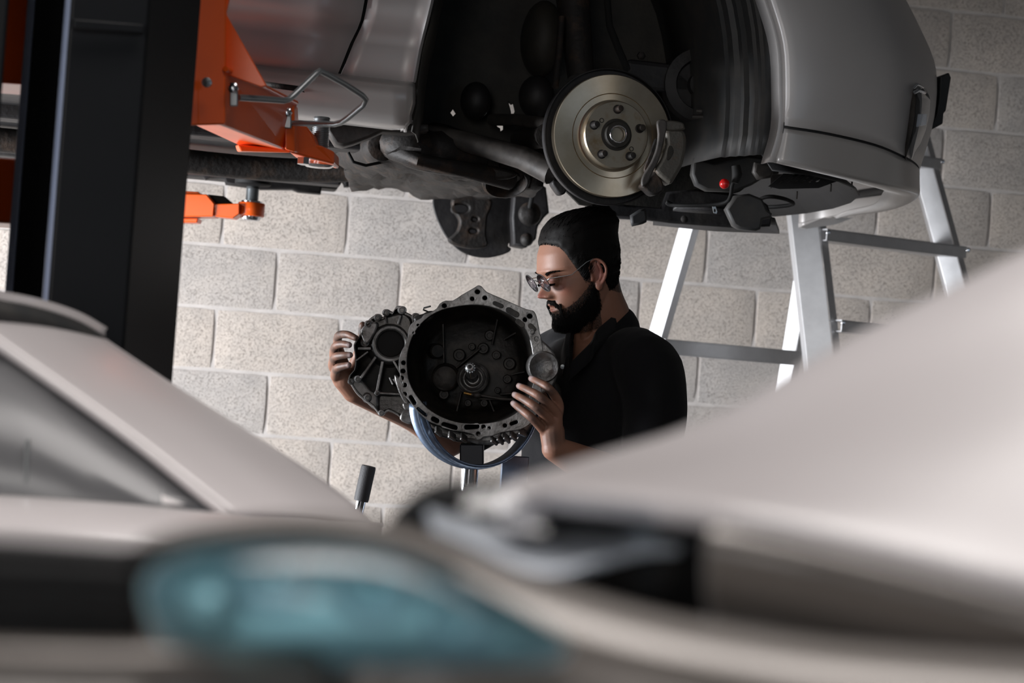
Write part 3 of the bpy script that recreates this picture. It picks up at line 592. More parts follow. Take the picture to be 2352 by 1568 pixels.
# lower front: grey sheet, filter bowl, oil pan, splash guards
MB().ell(G(1665, 300, 4.40), 0.055, 0.05, 0.055).build('washer_pump', 'black_plastic', car)
dark('radiator_support', [(1595, 362), (1640, 374), (1672, 368), (1715, 356), (1790, 366), (1790, 398), (1760, 405), (1728, 425), (1690, 440), (1625, 438), (1600, 425), (1590, 400)], 4.36, 0.03, 'grey_plastic')
dark('headlamp_bracket', [(1735, 372), (1778, 378), (1778, 396), (1772, 408), (1742, 412), (1730, 395)], 4.30, 0.02, 'greasy')
dark('lower_guard', [(1380, 465), (1440, 470), (1520, 478), (1535, 440), (1600, 434), (1680, 444), (1740, 452), (1765, 470), (1775, 500), (1770, 520), (1700, 524), (1620, 518), (1540, 512), (1490, 505), (1400, 500)], 4.55, 0.03, 'underbody')
dark('splash_guard', [(1448, 494), (1470, 480), (1484, 478), (1488, 502), (1486, 510), (1478, 514), (1452, 520), (1449, 510)], 4.45, 0.012, 'grey_plastic')
dark('air_deflector', [(1690, 448), (1722, 444), (1752, 456), (1764, 482), (1775, 490), (1772, 500), (1752, 505), (1748, 526), (1738, 530), (1700, 526), (1686, 518), (1668, 480)], 4.40, 0.03, 'grey_plastic')
MB().grid([[G(1556, 468, 4.5), G(1690, 478, 4.5), G(1780, 500, 4.6)], [G(1500, 508, 4.8), G(1640, 522, 4.8), G(1790, 528, 4.9)]]).build('under_tray', 'underbody', car, solid=0.01)
hs = [(1692, 390, 4.28), (1690, 410, 4.27), (1682, 425, 4.27), (1678, 450, 4.28), (1668, 464, 4.30), (1640, 470, 4.32), (1580, 472, 4.34), (1540, 470, 4.36), (1532, 464, 4.36), (1545, 470, 4.36)]
MB().tube([G(*p) for p in spl(hs, 4)], 0.0045, 10).build('fluid_pipe', 'rubber', car)
MB().tube([G(*p) for p in [(1690, 380, 4.25), (1693, 400, 4.25), (1688, 420, 4.25)]], [0.010, 0.012, 0.008], 12).build('hose_end', 'rubber', car)
MB().ell(G(1664, 422, 4.24), 0.0115).build('red_cap', 'red', car, label='round bright red plastic cap')
MB().plate([(1636, 474), (1644, 474), (1648, 486), (1646, 491), (1639, 489)], [circ(1642, 483, 2.4, 4, 10)], 4.28, 0, 0.003, 0.0005, plane='y').build('metal_tab', 'zinc', car)
MB().lathe(G(1571, 502, 4.5), Vector((0, -1, -0.3)), [(0.008, 0), (0.008, 0.01), (0.005, 0.012)], 12).build('mount_bolt', 'rusty', car)
# black duct inside the bumper opening with a ventilation grid
duct = []
for t in np.linspace(0, 1, 13):
    ang = PI*t; o_ = []
    for k, (dx, dz) in enumerate(((1.0, 0.0), (0.85, 0.05), (0.5, 0.09), (0.0, 0.10))):
        cx_, cy_ = 1.20, 4.90; rx_, ry_ = 0.37*dx, 0.70*dx
        o_.append(Vector((cx_+rx_*math.sin(ang), cy_-ry_*math.cos(ang), 1.942+dz)))
    duct.append(o_)
MB().grid(duct).build('bumper_duct', 'black_plastic', car, smooth=70, solid=0.004)
holes = []
for r_ in range(4):
    for k in range(6):
        x = 1788+k*17+r_*9; y = 421-r_*8+k*0.5-k*1.2
        holes.append([(x, y), (x+7, y-5), (x+13, y-5), (x+6, y)])
MB().plate([(1765, 428), (1800, 398), (1905, 404), (1935, 412), (1880, 432), (1790, 434)], holes, 4.40, 0, 0.006, 0.0004, plane='y').build('vent_grid', 'black_plastic', car, smooth=None, label='black slotted vent under the bumper')
MB().hexa([G(1770, 432, 4.42), G(1940, 405, 4.42), G(1940, 398, 4.42), G(1770, 400, 4.42), G(1770, 432, 4.48), G(1940, 405, 4.48), G(1940, 398, 4.48), G(1770, 400, 4.48)]).build('vent_backing', 'greasy', car, smooth=None)
fl = MB().tube([G(*p) for p in spl([(1725, 470, 4.7), (1760, 452, 4.6), (1800, 456, 4.6), (1822, 468, 4.65), (1790, 474, 4.7), (1740, 476, 4.75)], 5)], 0.005, 8).build('fog_lamp_ring', 'rubber', car)
for x, y in ((1909, 423), (1957, 418), (1831, 440)):
    MB().tube([G(x, y, 4.5), G(x-1, y+16, 4.52)], 0.002, 6).build('mounting_pin', 'rusty', car)
MB().ext([G(1852, 525, 5.60), G(1838, 522, 5.60), G(1890, 500, 5.60), G(1960, 500, 5.60), G(1920, 515, 5.60)], Vector((0, 0.02, 0))).build('far_bumper_end', 'silver_dirty', car, smooth=None)
# headlamp wrapped round the front corner
hl = []
for i, (x, y, d, wx) in enumerate(((2104, 192, 4.36, 6), (2108, 205, 4.33, 14), (2110, 230, 4.31, 19), (2108, 262, 4.30, 19), (2101, 300, 4.30, 17), (2092, 335, 4.30, 12), (2086, 365, 4.32, 5))):
    r = []
    for k in range(7):
        t = k/6*2-1; r.append(G(x+wx*t+8, y, d-0.15-0.035*(1-t*t)+0.16*max(0, t)))
    hl.append(r)
MB().grid(hl).build('headlamp', 'lamp_glass', car, smooth=80, label='glossy clear headlamp cover on the front corner')
hb = [[p+Vector((-0.006, 0.022, 0)) for p in r] for r in hl]
ho = MB().grid(hb).build('lamp_housing', 'greasy', car, smooth=80)
MB().ext([G(2108, 262, 4.135), G(2128, 262, 4.17), G(2126, 286, 4.17), G(2104, 291, 4.135)], Vector((0.003, 0.004, 0))).build('reflector', 'glint_white', car, smooth=None)  # white plate stands in for the bright spots in the lamp
MB().tube([G(2098, 203, 4.13), G(2107, 194, 4.13), G(2120, 200, 4.18)], 0.003, 8).build('lamp_rim', 'chrome', car)
MB().tube([G(2100, 213, 4.13), G(2110, 207, 4.13), G(2124, 212, 4.18)], 0.0045, 8).build('lamp_rim', 'chrome', car)
# number plate holder seen edge-on
npz = [(2160, 176), (2180, 166), (2185, 178), (2173, 255), (2168, 259), (2166, 284), (2124, 306), (2130, 296), (2142, 283), (2152, 262), (2158, 225)]
MB().ext([G(x, y, 4.60) for x, y in npz], Vector((-0.01, 0.46, 0))).build('plate_holder', 'black_plastic', car, smooth=None, bevel=0.003, label='black number plate holder seen edge-on')

# ------------------------------------------------------------------ brake: disc, hub, shield, caliper (axes from the steering angle)
nA = Vector((math.sin(math.radians(7.3)), -math.cos(math.radians(7.3)), 0.0))     # outward axis of the hub
dc = G(1404, 313, 4.075)
bd = MB().lathe(dc, nA, [(0.0720, -0.010), (0.1290, -0.010), (0.1305, -0.0085), (0.1305, 0.0085), (0.1290, 0.010), (0.0905, 0.010), (0.0895, 0.0085), (0.0885, 0.010), (0.0765, 0.010), (0.0735, 0.012), (0.0720, 0.016), (0.0715, 0.030), (0.0690, 0.0335), (0.0340, 0.034), (0.0330, 0.030), (0.020, 0.028)], 96)
disc = bd.build('brake_disc', 'disc', car, smooth=30, label='worn steel brake disc with rust-tinted hat')
MB().lathe(dc, nA, [(0.0735, 0.0125), (0.0720, 0.0165), (0.0716, 0.0302), (0.0692, 0.0340), (0.0342, 0.0345), (0.0335, 0.0340), (0.0335, 0.0330), (0.068, 0.033)], 96).build('disc_hat', 'hat', disc, smooth=30)
X1 = nA.cross(Z).normalized(); 
if X1.x < 0: X1 = -X1
hubc = dc+nA*0.034
MB().lathe(hubc, nA, [(0.034, -0.004), (0.034, 0.0), (0.0285, 0.001), (0.0275, 0.010), (0.0265, 0.012), (0.019, 0.012), (0.019, 0.0), (0.012, -0.012), (0.002, -0.012)], 48).build('hub', 'liner', car, smooth=30)
MB().lathe(hubc+nA*0.0105, nA, [(0.0195, 0.0), (0.0195, 0.004), (0.0178, 0.005), (0.0162, 0.004), (0.0160, -0.006)], 48, closed=True).build('hub_ring', 'chrome', car, smooth=60)
MB().lathe(hubc+nA*0.002, nA, [(0.0158, -0.004), (0.012, -0.006), (0.006, -0.004), (0.001, -0.004)], 24).build('axle_nut', 'liner', car)
for a in (92, 20, -52, -124, 164):
    a = math.radians(a); c = hubc+(X1*math.cos(a)+Z*math.sin(a))*0.0535
    MB().lathe(c, nA, [(0.0098, -0.002), (0.0098, 0.001), (0.0072, 0.002), (0.0070, 0.020), (0.0058, 0.023), (0.001, 0.0235)], 16).build('wheel_stud', 'rusty', car, smooth=40)
for (a, r_) in ((143, 0.044), (-37, 0.044)):
    a = math.radians(a); c = hubc+(X1*math.cos(a)+Z*math.sin(a))*r_
    MB().lathe(c, nA, [(0.0052, 0.0003), (0.0052, 0.0012), (0.0036, 0.0012), (0.0034, -0.002), (0.001, -0.002)], 14).build('threaded_hole', 'liner', car, smooth=None)
shc = dc-nA*0.028
MB().lathe(shc, nA, [(0.030, -0.006), (0.1430, -0.004), (0.1455, 0.0), (0.1460, 0.016), (0.1435, 0.017), (0.1425, 0.003), (0.030, 0.0)], 80).build('splash_shield', 'underbody', car, smooth=40)
yk = 4.025
def capp(nm, pts, y, th, m='caliper', bev=0.004): return MB().plate(spl(pts, 3, True), [], y, 0, th, bev, plane='y', bres=2).build(nm, m, cal, smooth=60)
cal = MB().plate(spl([(1530, 298), (1560, 294), (1574, 304), (1578, 330), (1570, 375), (1556, 402), (1543, 421), (1532, 417), (1506, 391), (1520, 364), (1531, 330)], 3, True), [], yk-0.012, 0, 0.055, 0.008, plane='y', bres=3).build('brake_caliper', 'caliper', car, smooth=60, label='dirty cast brake caliper gripping the disc')
capp('caliper_bridge', [(1534, 276), (1566, 280), (1573, 290), (1570, 298), (1532, 300), (1526, 285)], yk-0.018, 0.06)
capp('caliper_bracket', [(1510, 278), (1528, 275), (1532, 290), (1526, 322), (1514, 368), (1500, 395), (1488, 420), (1476, 428), (1474, 415), (1480, 398), (1496, 372), (1508, 340), (1512, 308)], yk-0.026, 0.012, 'greasy', 0.003)
capp('brake_pad', [(1506, 318), (1512, 330), (1500, 362), (1486, 394), (1480, 388), (1490, 360)], yk-0.012, 0.012, 'rusty', 0.002)
capp('bracket_foot', [(1474, 424), (1498, 400), (1508, 394), (1524, 422), (1522, 440), (1500, 448), (1484, 436)], yk+0.0, 0.04, 'rusty')
capp('caliper_window', [(1536, 338), (1544, 336), (1547, 350), (1538, 366), (1532, 364)], yk-0.016, 0.01, 'liner', 0.001)
capp('lower_knuckle', [(1268, 420), (1278, 412), (1300, 430), (1298, 444), (1286, 446), (1276, 434)], 4.20, 0.04, 'underbody', 0.004)

# ------------------------------------------------------------------ aluminium stepladder against the wall
lad = root('stepladder', 'tall folding aluminium stepladder standing by the block wall right of the man', 'ladder', P(1700, 900, 5.3)); lad.location.z = 0
def ray_floor(a, b):           # continue a line of two points to the floor
    t = (0.0-a.z)/(b.z-a.z); return a+(b-a)*t
aT, aB = P(1598, 500, 6.02), P(1514, 790, 6.08)
bT, bB = P(1868, 560, 6.26), P(1822, 850, 6.30)
cT, cB = P(1878, 500, 6.02), P(1916, 830, 5.96)
gT, gB = P(2122, 310, 6.32), P(2228, 700, 6.24)
def hexbeam(a, b, wx, wy, nm, m='alu', **k):
    return MB().hexa([a, a+wx, a+wx+wy, a+wy, b, b+wx, b+wx+wy, b+wy]).build(nm, m, lad, smooth=None, bevel=0.0015, **k)
def rail(tp, bt, w1, w2, nm, up_to=2.9):
    t0 = (up_to-bt.z)/(tp.z-bt.z); a = bt+(tp-bt)*t0; return hexbeam(a, ray_floor(tp, bt), w1, w2, nm)
Rr = (gT-cT); Rr = Vector((Rr.x, Rr.y, 0)).normalized()
Rn = Z.cross(Rr).normalized()
if Rn.y > 0: Rn = -Rn          # towards the camera side
rail(aT, aB, (Vector((-0.6, 0.8, 0))*0.056), Vector((0.85, 0.5, 0))*0.030, 'rear_rail')
rail(bT, bB, (Vector((-0.6, 0.8, 0))*0.056), Vector((0.85, 0.5, 0))*0.030, 'rear_rail')
rail(cT, cB, Vector((-0.079, 0.022, 0)), Vector((0.0, 0.045, 0)), 'front_rail')
rail(cT+Vector((0.002, 0.0, 0)), cB+Vector((0.002, 0, 0)), Rr*0.033, Vector((0, 0.003, 0)), 'rail_flange')
rail(gT, gB, Vector((-0.05, 0.04, 0)), Vector((0.01, 0.05, 0)), 'front_rail')
rail(gT+Vector((0.0, -0.004, 0)), gB+Vector((0.0, -0.004, 0)), Rr*0.030, Vector((0, 0.003, 0)), 'rail_flange')
def step(a, b, h, dep, nm='step'):
    n = Z.cross(b-a).normalized()
    if n.y < 0: n = -n
    MB().hexa([a, b, b-Z*h, a-Z*h, a+n*0.003, b+n*0.003, b-Z*h+n*0.003, a-Z*h+n*0.003]).build(nm, 'alu', lad, smooth=None, bevel=0.001)
    MB().hexa([a, b, b+n*dep, a+n*dep, a-Z*0.004, b-Z*0.004, b+n*dep-Z*0.004, a+n*dep-Z*0.004]).build('step_tread', 'alu', lad, smooth=None)
    MB().hexa([a-Z*h, b-Z*h, b+n*dep-Z*h, a+n*dep-Z*h, a-Z*(h+0.003), b-Z*(h+0.003), b+n*dep-Z*(h+0.003), a+n*dep-Z*(h+0.003)]).build('step_underside', 'alu', lad, smooth=None)
step(P(1900, 525, 6.00), P(2221, 566, 6.27), 0.034, 0.075)
step(P(1934, 734, 5.96), P(2262, 772, 6.22), 0.034, 0.075)
step(P(1868, 322, 6.04), P(2164, 364, 6.31), 0.032, 0.07)
step(P(1528, 778, 6.06), P(1836, 806, 6.28), 0.044, 0.02, 'rear_brace')
step(P(1455, 1060, 6.10), P(1800, 1090, 6.32), 0.044, 0.02, 'rear_brace')
for x, y, d in ((1903, 534, 5.985), (2224, 574, 6.22), (1937, 741, 5.945), (2165, 371, 6.27)):
    MB().lathe(P(x, y, d), T0, [(0.0075, 0), (0.007, 0.002), (0.005, 0.0035), (0.0022, 0.0035), (0.002, 0.0015)], 16).build('rivet', 'chrome', lad)
MB().box(P(1890, -190, 6.12), 0.40, 0.30, 0.03).build('top_platform', 'alu', lad, smooth=None, bevel=0.003)
# ------------------------------------------------------------------ gearbox housing on the transmission jack
DG = 4.06
gb = root('gearbox_housing', 'greasy cast aluminium gearbox with open bell housing held by the man', 'gearbox', P(1060, 980, DG+0.1))
flange = [(1090, 660), (1098, 655), (1107, 658), (1118, 670), (1150, 684), (1184, 699), (1210, 710), (1224, 713), (1231, 722), (1236, 742), (1240, 764), (1246, 790), (1247, 830), (1246, 870), (1243, 905), (1238, 935), (1228, 960), (1214, 976), (1196, 986), (1170, 990), (1150, 994), (1130, 1001), (1112, 1003), (1104, 1009), (1096, 1008), (1088, 998), (1068, 992), (1040, 988), (1012, 978), (990, 970), (978, 962), (962, 948), (948, 932), (938, 918), (928, 908), (921, 896), (925, 885), (920, 868), (916, 845), (916, 826), (922, 806), (930, 792), (936, 776), (938, 758), (944, 744), (956, 736), (968, 730), (974, 722), (990, 716), (1003, 708), (1010, 697), (1024, 690), (1040, 690), (1062, 676)]
opening = [(936, 850), (936, 815), (945, 780), (960, 752), (985, 728), (1015, 712), (1050, 704), (1085, 700), (1120, 703), (1150, 712), (1180, 728), (1205, 752), (1218, 780), (1226, 815), (1228, 855), (1222, 890), (1210, 922), (1190, 945), (1160, 962), (1125, 971), (1085, 973), (1045, 968), (1010, 955), (980, 935), (955, 905), (941, 878)]
op = spl(opening, 3, True)
holes = [circ(1097, 670, 6, 5, 12), circ(1114, 684, 5.5, 5, 12), circ(1085, 686, 5, 4.5, 10), circ(1217, 726, 6.5, 5.5, 12), circ(1206, 734, 5, 5, 10), circ(1021, 702, 5.5, 4.8, 12), circ(960, 746, 5.5, 5, 12), circ(950, 764, 5, 5, 10), circ(1233, 778, 5, 5, 10),
         circ(927, 833, 5, 5, 10), circ(926, 852, 6, 5, 10), circ(923, 868, 5, 5, 10), circ(930, 884, 5, 5, 10), circ(930, 905, 5, 4.5, 12), slot(944, 912, 952, 925, 4.5), slot(960, 938, 978, 953, 5.5), slot(996, 962, 1004, 966, 5.5), slot(1020, 975, 1046, 982, 5.5), slot(1072, 981, 1096, 979, 5.5), circ(1111, 980, 5, 5, 12), circ(1125, 971, 4.5, 4.5, 10)[:0] or circ(1124, 983, 3.5, 4, 8), circ(1099, 996, 5, 5, 12), circ(1160, 977, 5, 4.5, 10), slot(1175, 973, 1186, 969, 4)]
fl = MB().plate(spl(flange, 2, True), [op]+holes, DG, 0, 0.012, 0.0015, bres=1).build('bell_flange', 'cast', gb, smooth=40, label='machined bell flange with bolt holes')
def gp2(p, w, cx=1083, cy=842, s=1.0): return P(cx+(p[0]-cx)*s, cy+(p[1]-cy)*s, DG)-TC*w
inner = MB().grid([[gp2(p, w, s=s) for p in op] for w, s in ((0.001, 1.0), (0.012, 0.995), (0.03, 0.985), (0.06, 0.93), (0.09, 0.86), (0.115, 0.80), (0.122, 0.72), (0.125, 0.4), (0.126, 0.05))], closed=True)
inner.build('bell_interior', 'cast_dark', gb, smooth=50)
out = spl(flange, 2, True)
MB().grid([[gp2(p, w, s=s) for p in out] for w, s in ((0.010, 0.985), (0.02, 0.965), (0.05, 0.94), (0.10, 0.90), (0.15, 0.84), (0.155, 0.6), (0.155, 0.05))], closed=True).build('bell_housing', 'cast', gb, smooth=50)
# web pockets along the upper edge of the flange
for a, b in (((1100, 690), (1165, 716)), ((1160, 700), (1196, 730)), ((1085, 690), (1030, 702))):
    pass
for a, b, r in (((1168, 712), (1186, 722), 7), ((1190, 738), (1200, 746), 6), ((1218, 748), (1226, 756), 6), ((1136, 696), (1152, 703), 5)):
    MB().plate(slot(a[0], a[1], b[0], b[1], r), [], DG, -0.0015, 0.003, 0.001).build('casting_pocket', 'cast_dark', gb, smooth=40)
# gearbox case behind
cs = []
for w, pts in ((0.12, [(930, 780), (985, 720), (1085, 700), (1190, 730), (1235, 800), (1240, 900), (1200, 980), (1120, 1012), (1020, 1005), (950, 950), (925, 860)]),
               (0.20, [(935, 790), (990, 735), (1085, 715), (1180, 745), (1225, 810), (1232, 900), (1195, 972), (1115, 1002), (1025, 998), (955, 945), (932, 860)]),
               (0.30, [(960, 800), (1010, 760), (1085, 745), (1160, 765), (1195, 820), (1200, 890), (1170, 945), (1105, 970), (1035, 965), (985, 925), (958, 860)]),
               (0.31, [(1080, 850)]*11)):
    cs.append([P(x, y, DG+w) for x, y in spl(pts, 3, True)])
MB().grid(cs, closed=True).build('gear_case', 'cast', gb, smooth=50)
# lower case with ribs, seen below the flange
lc = [(962, 955), (985, 985), (1004, 1000), (1030, 1008), (1050, 1015), (1080, 1016), (1095, 1021), (1130, 1022), (1150, 1018), (1180, 1008), (1205, 998), (1222, 985), (1230, 960), (1150, 985), (1030, 985)]
MB().plate(spl(lc, 2, True), [], DG+0.025, 0, 0.09, 0.01, bres=2).build('sump', 'cast', gb, smooth=50)
for i, (x, y, dx, dy) in enumerate(((1000, 985, 14, 12), (1030, 996, 16, 10), (1058, 1001, 14, 9), (1128, 1006, 14, 10), (1142, 1003, 14, 12), (1157, 1000, 14, 12), (1172, 996, 14, 10), (1192, 988, 16, 8))):
    MB().beam(P(x, y, DG+0.010), P(x+dx, y+dy, DG+0.022), 0.006, 0.017, RT).build('cooling_rib', 'cast', gb, smooth=None, bevel=0.002)
for x, y, r in ((1116, 992, 11), (1140, 996, 9)):
    MB().lathe(P(x, y, DG+0.01), TC, [(r*9e-4, 0), (r*9e-4, 0.006), (r*5e-4, 0.007), (r*5e-4, 0.002), (0.0005, 0.002)], 16).build('drain_boss', 'cast', gb)
# starter motor pocket on the right
MB().lathe(P(1249, 842, DG-0.013), (TC+RT*0.10), [(0.033, -0.04), (0.0325, -0.004), (0.0300, 0.0), (0.0275, -0.001), (0.022, -0.006), (0.012, -0.009), (0.001, -0.0095)], 40).build('starter_pocket', 'cast', gb, smooth=60, label='round recessed starter pocket')
sp = [(1216, 770), (1232, 766), (1246, 782), (1262, 796), (1275, 815), (1281, 840), (1279, 868), (1268, 890), (1252, 900), (1236, 905), (1226, 880), (1224, 820)]
MB().plate(spl(sp, 3, True), [circ(1249, 842, 30, 31, 24)], DG+0.001, 0, 0.05, 0.004, bres=2).build('starter_flange', 'cast', gb, smooth=50)
MB().plate(spl([(1262, 880), (1285, 885), (1292, 920), (1288, 960), (1262, 985), (1240, 980)], 3, True), [], DG+0.06, 0, 0.08, 0.01, bres=2).build('side_cover', 'cast_dark', gb, smooth=50)
MB().lathe(P(1222, 762, DG-0.002), TC, [(0.006, 0), (0.006, 0.006), (0.0035, 0.007), (0.0034, 0.001)], 12).build('dowel', 'cast', gb)
# inside the bell: bearing sleeve, splined shaft, differential bulge, ribs
cS = P(1086, 868, DG+0.10)
MB().lathe(cS, TC, [(0.034, -0.02), (0.034, 0.012), (0.0325, 0.014), (0.030, 0.012), (0.0295, 0.004), (0.026, 0.003), (0.0255, 0.022), (0.0235, 0.024), (0.021, 0.022), (0.0205, 0.006), (0.018, 0.006), (0.0172, 0.03), (0.0150, 0.034), (0.0130, 0.032), (0.0125, 0.01)], 48).build('release_sleeve', 'cast', gb, smooth=30, label='ringed release bearing sleeve')
sh = MB(); ax0 = cS; ax1 = P(1079, 842, DG+0.012)
dS = (ax1-ax0).normalized(); Xs = dS.cross(Z).normalized(); Ys = dS.cross(Xs); L_ = (ax1-ax0).length; rows = []
for t, r in ((0, 0.0125), (0.45, 0.0125), (0.46, 0.0118), (0.50, 0.0118), (0.51, 0.0115), (0.90, 0.0115), (0.91, 0.0085), (0.98, 0.0085), (1.0, 0.0065)):
    row = []
    for k in range(48):
        a = 2*PI*k/48; rr = r*(1.0 if (k//2) % 2 == 0 or t < 0.5 or t > 0.9 else 0.84); row.append(ax0+dS*(L_*t)+(Xs*math.cos(a)+Ys*math.sin(a))*rr)
    rows.append(row)
rows.append([ax1+dS*0.0]*48)
sh.grid(rows, closed=True).build('input_shaft', 'zinc', gb, smooth=30, label='bright splined input shaft')
MB().lathe(ax1+dS*0.0006, dS, [(0.0045, 0), (0.004, 0.0004), (0.0005, 0.0004)], 12).build('shaft_bore', 'cast_dark', gb)
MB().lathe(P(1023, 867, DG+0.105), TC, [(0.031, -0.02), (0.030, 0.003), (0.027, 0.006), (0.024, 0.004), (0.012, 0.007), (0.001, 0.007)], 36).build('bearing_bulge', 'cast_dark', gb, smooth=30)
MB().lathe(P(1003, 806, DG+0.10), TC+RT*0.3, [(0.017, -0.02), (0.016, 0.006), (0.013, 0.009), (0.001, 0.009)], 24).build('shift_boss', 'cast_dark', gb, smooth=30)
for x, y, r in ((1110, 800, 13), (1084, 796, 8), (1140, 815, 10), (1170, 835, 14), (1165, 870, 10), (1055, 815, 14), (1112, 925, 9), (1075, 925, 8), (1143, 896, 7), (1020, 905, 12), (1125, 770, 12)):
    MB().lathe(P(x, y, DG+0.118), TC, [(r*9.5e-4, -0.01), (r*9.5e-4, 0.012), (r*8e-4, 0.014), (r*5e-4, 0.014), (r*4.5e-4, 0.008), (0.0005, 0.008)], 20).build('casting_boss', 'cast_dark', gb, smooth=25)
for a, b in (((1050, 845), (1105, 800)), ((1130, 790), (1145, 720)), ((1150, 905), (1215, 900)), ((1060, 900), (1045, 965)), ((1120, 910), (1140, 960)), ((1160, 780), (1195, 760)), ((1018, 745), (1020, 835)), ((1175, 860), (1224, 850)), ((1100, 915), (1168, 918))):
    MB().beam(P(*a, DG+0.116), P(*b, DG+0.108), 0.004, 0.030, UP if abs(a[0]-b[0]) > abs(a[1]-b[1]) else RT).build('inner_rib', 'cast_dark', gb, smooth=None, bevel=0.001)
MB().tube([P(1066, 902, DG+0.085), P(1083, 906, DG+0.082)], 0.0035, 10).build('detent_pin', 'brass', gb, label='small brass-coloured pin')
MB().tube([P(1083, 906, DG+0.082), P(1104, 908, DG+0.08), P(1150, 916, DG+0.08), P(1180, 918, DG+0.07)], 0.003, 8).build('release_fork', 'greasy', gb)
MB().ell(P(1096, 908, DG+0.078), 0.009, 0.006, 0.006).build('fork_pivot', 'greasy', gb)
# differential housing on the left: shell with rim, bearing boss and webs
rim = [(845, 736), (852, 729), (862, 723), (868, 721), (874, 729), (884, 724), (884, 714), (892, 711), (902, 716), (908, 706), (914, 702), (926, 704), (932, 716), (944, 722), (950, 732), (950, 760), (938, 790), (928, 815), (922, 850), (926, 890), (936, 915), (950, 935), (948, 962), (936, 970), (925, 967), (915, 955), (893, 945), (884, 950), (876, 954), (868, 950), (858, 936), (838, 921), (822, 908), (812, 895), (806, 884), (800, 876), (802, 862), (812, 850), (816, 830), (814, 808), (812, 792), (818, 780), (826, 768), (834, 752)]
wq = DG+0.045
R_ = spl(rim, 2, True)
def shr(p, s, cx=882, cy=838): return (cx+(p[0]-cx)*s, cy+(p[1]-cy)*s)
MB().grid([[P(*shr(p, s), wq)-TC*w for p in R_] for s, w in ((1.0, 0.012), (1.0, 0.0), (0.985, -0.003), (0.955, -0.003), (0.945, 0.002), (0.93, 0.03), (0.91, 0.046))], closed=True).grid([[P(*shr(p, s), wq)-TC*w for p in R_] for s, w in ((1.0, 0.010), (0.97, 0.05), (0.88, 0.10), (0.6, 0.13), (0.05, 0.13))], closed=True).build('differential_housing', 'cast', gb, smooth=45, label='ribbed differential housing on the left side')
MB().grid([[P(*shr(p, s), wq)-TC*w for p in R_] for s, w in ((0.925, 0.040), (0.8, 0.046), (0.4, 0.046), (0.05, 0.046))], closed=True).build('pocket_floor', 'cast_dark', gb, smooth=60, label='oily floor between the webs, darkened for shade')
MB().plate(spl([(846, 742), (870, 730), (900, 722), (928, 718), (946, 736), (944, 770), (936, 800), (918, 828), (897, 838), (872, 830), (852, 808), (842, 780)], 3, True), [], wq+0.012, 0, 0.03, 0.005, bres=2).build('bearing_carrier', 'cast', gb, smooth=50)
MB().plate(spl([(868, 906), (895, 905), (926, 905), (942, 930), (940, 958), (918, 956), (894, 944), (880, 950), (867, 944)], 2, True), [], wq+0.014, 0, 0.03, 0.006, bres=2).build('lower_flank', 'cast', gb, smooth=50)
MB().plate(spl([(806, 868), (816, 862), (832, 874), (850, 896), (868, 908), (866, 944), (838, 921), (814, 896), (803, 880)], 2, True), [circ(843, 913, 6, 7, 12)], wq+0.006, 0, 0.03, 0.005, bres=2).build('side_flank', 'cast', gb, smooth=50)
MB().lathe(P(897, 789, wq), TC+RT*0.1, [(0.052, -0.046), (0.046, -0.034), (0.042, -0.012), (0.0385, 0.006), (0.0365, 0.010), (0.032, 0.010), (0.0295, 0.007), (0.0290, 0.0), (0.0270, -0.002), (0.0265, -0.03), (0.018, -0.034), (0.001, -0.034)], 48).build('bearing_boss', 'cast', gb, smooth=35, label='round bearing boss with a dark bore')
MB().lathe(P(897, 789, wq), TC+RT*0.1, [(0.0285, -0.001), (0.0265, 0.0005), (0.0262, -0.02), (0.023, -0.024), (0.0225, -0.03), (0.001, -0.0305)], 48).build('oil_seal', 'rubber', gb, smooth=35)
for (a, b, th) in (((846, 808), (816, 830), 4), ((864, 820), (830, 868), 6), ((880, 830), (866, 905), 6), ((872, 902), (930, 905), 5), ((905, 828), (925, 862), 5), ((850, 760), (836, 752), 5), ((862, 745), (850, 733), 5), ((916, 742), (922, 722), 5), ((888, 740), (886, 724), 5), ((852, 800), (822, 800), 6), ((905, 870), (935, 915), 5), ((897, 868), (905, 885), 4)):
    v_ = Vector((b[0]-a[0], b[1]-a[1])).normalized()
    MB().beam(P(a[0], a[1], wq+0.012), P(b[0], b[1], wq+0.010), th*0.00095, 0.042, RT*(-v_.y)+UP*(-v_.x)).build('web', 'cast', gb, smooth=None, bevel=0.0012)
for x, y, r, h in ((868, 729, 8, 0.02), (887, 718, 8, 0.012), (923, 712, 9, 0.012), (846, 744, 8, 0.012), (845, 765, 9, 0.004), (838, 786, 10, 0.0), (844, 913, 8, 0.006), (876, 948, 7, 0.01), (806, 876, 7, 0.006), (822, 870, 8, 0.006), (955, 728, 9, 0.02), (867, 902, 6, 0.014)):
    MB().lathe(P(x, y, wq), TC, [(r*1e-3, -0.03), (r*9.5e-4, h), (r*5.5e-4, h+0.001), (r*5.0e-4, h-0.008), (0.0005, h-0.008)], 16).build('bolt_boss', 'cast', gb, smooth=40)
for pts in ([(905, 862), (918, 868), (934, 905), (942, 935), (932, 930), (915, 900)], [(925, 925), (945, 925), (950, 938), (940, 945), (928, 940)], [(828, 758), (852, 740), (868, 744), (858, 772), (840, 790)], [(930, 940), (960, 950), (962, 966), (940, 974), (918, 962)]):
    MB().plate(spl(pts, 3, True), [], wq-0.012, 0, 0.03, 0.004, bres=2).build('casting_lug', 'cast', gb, smooth=50)
MB().tube([P(*p) for p in [(990, 724, 4.1), (984, 716, 4.09), (972, 711, 4.085), (974, 707, 4.085), (989, 703, 4.08)]], 0.0018, 8).build('wire_clip', 'rubber', gb)
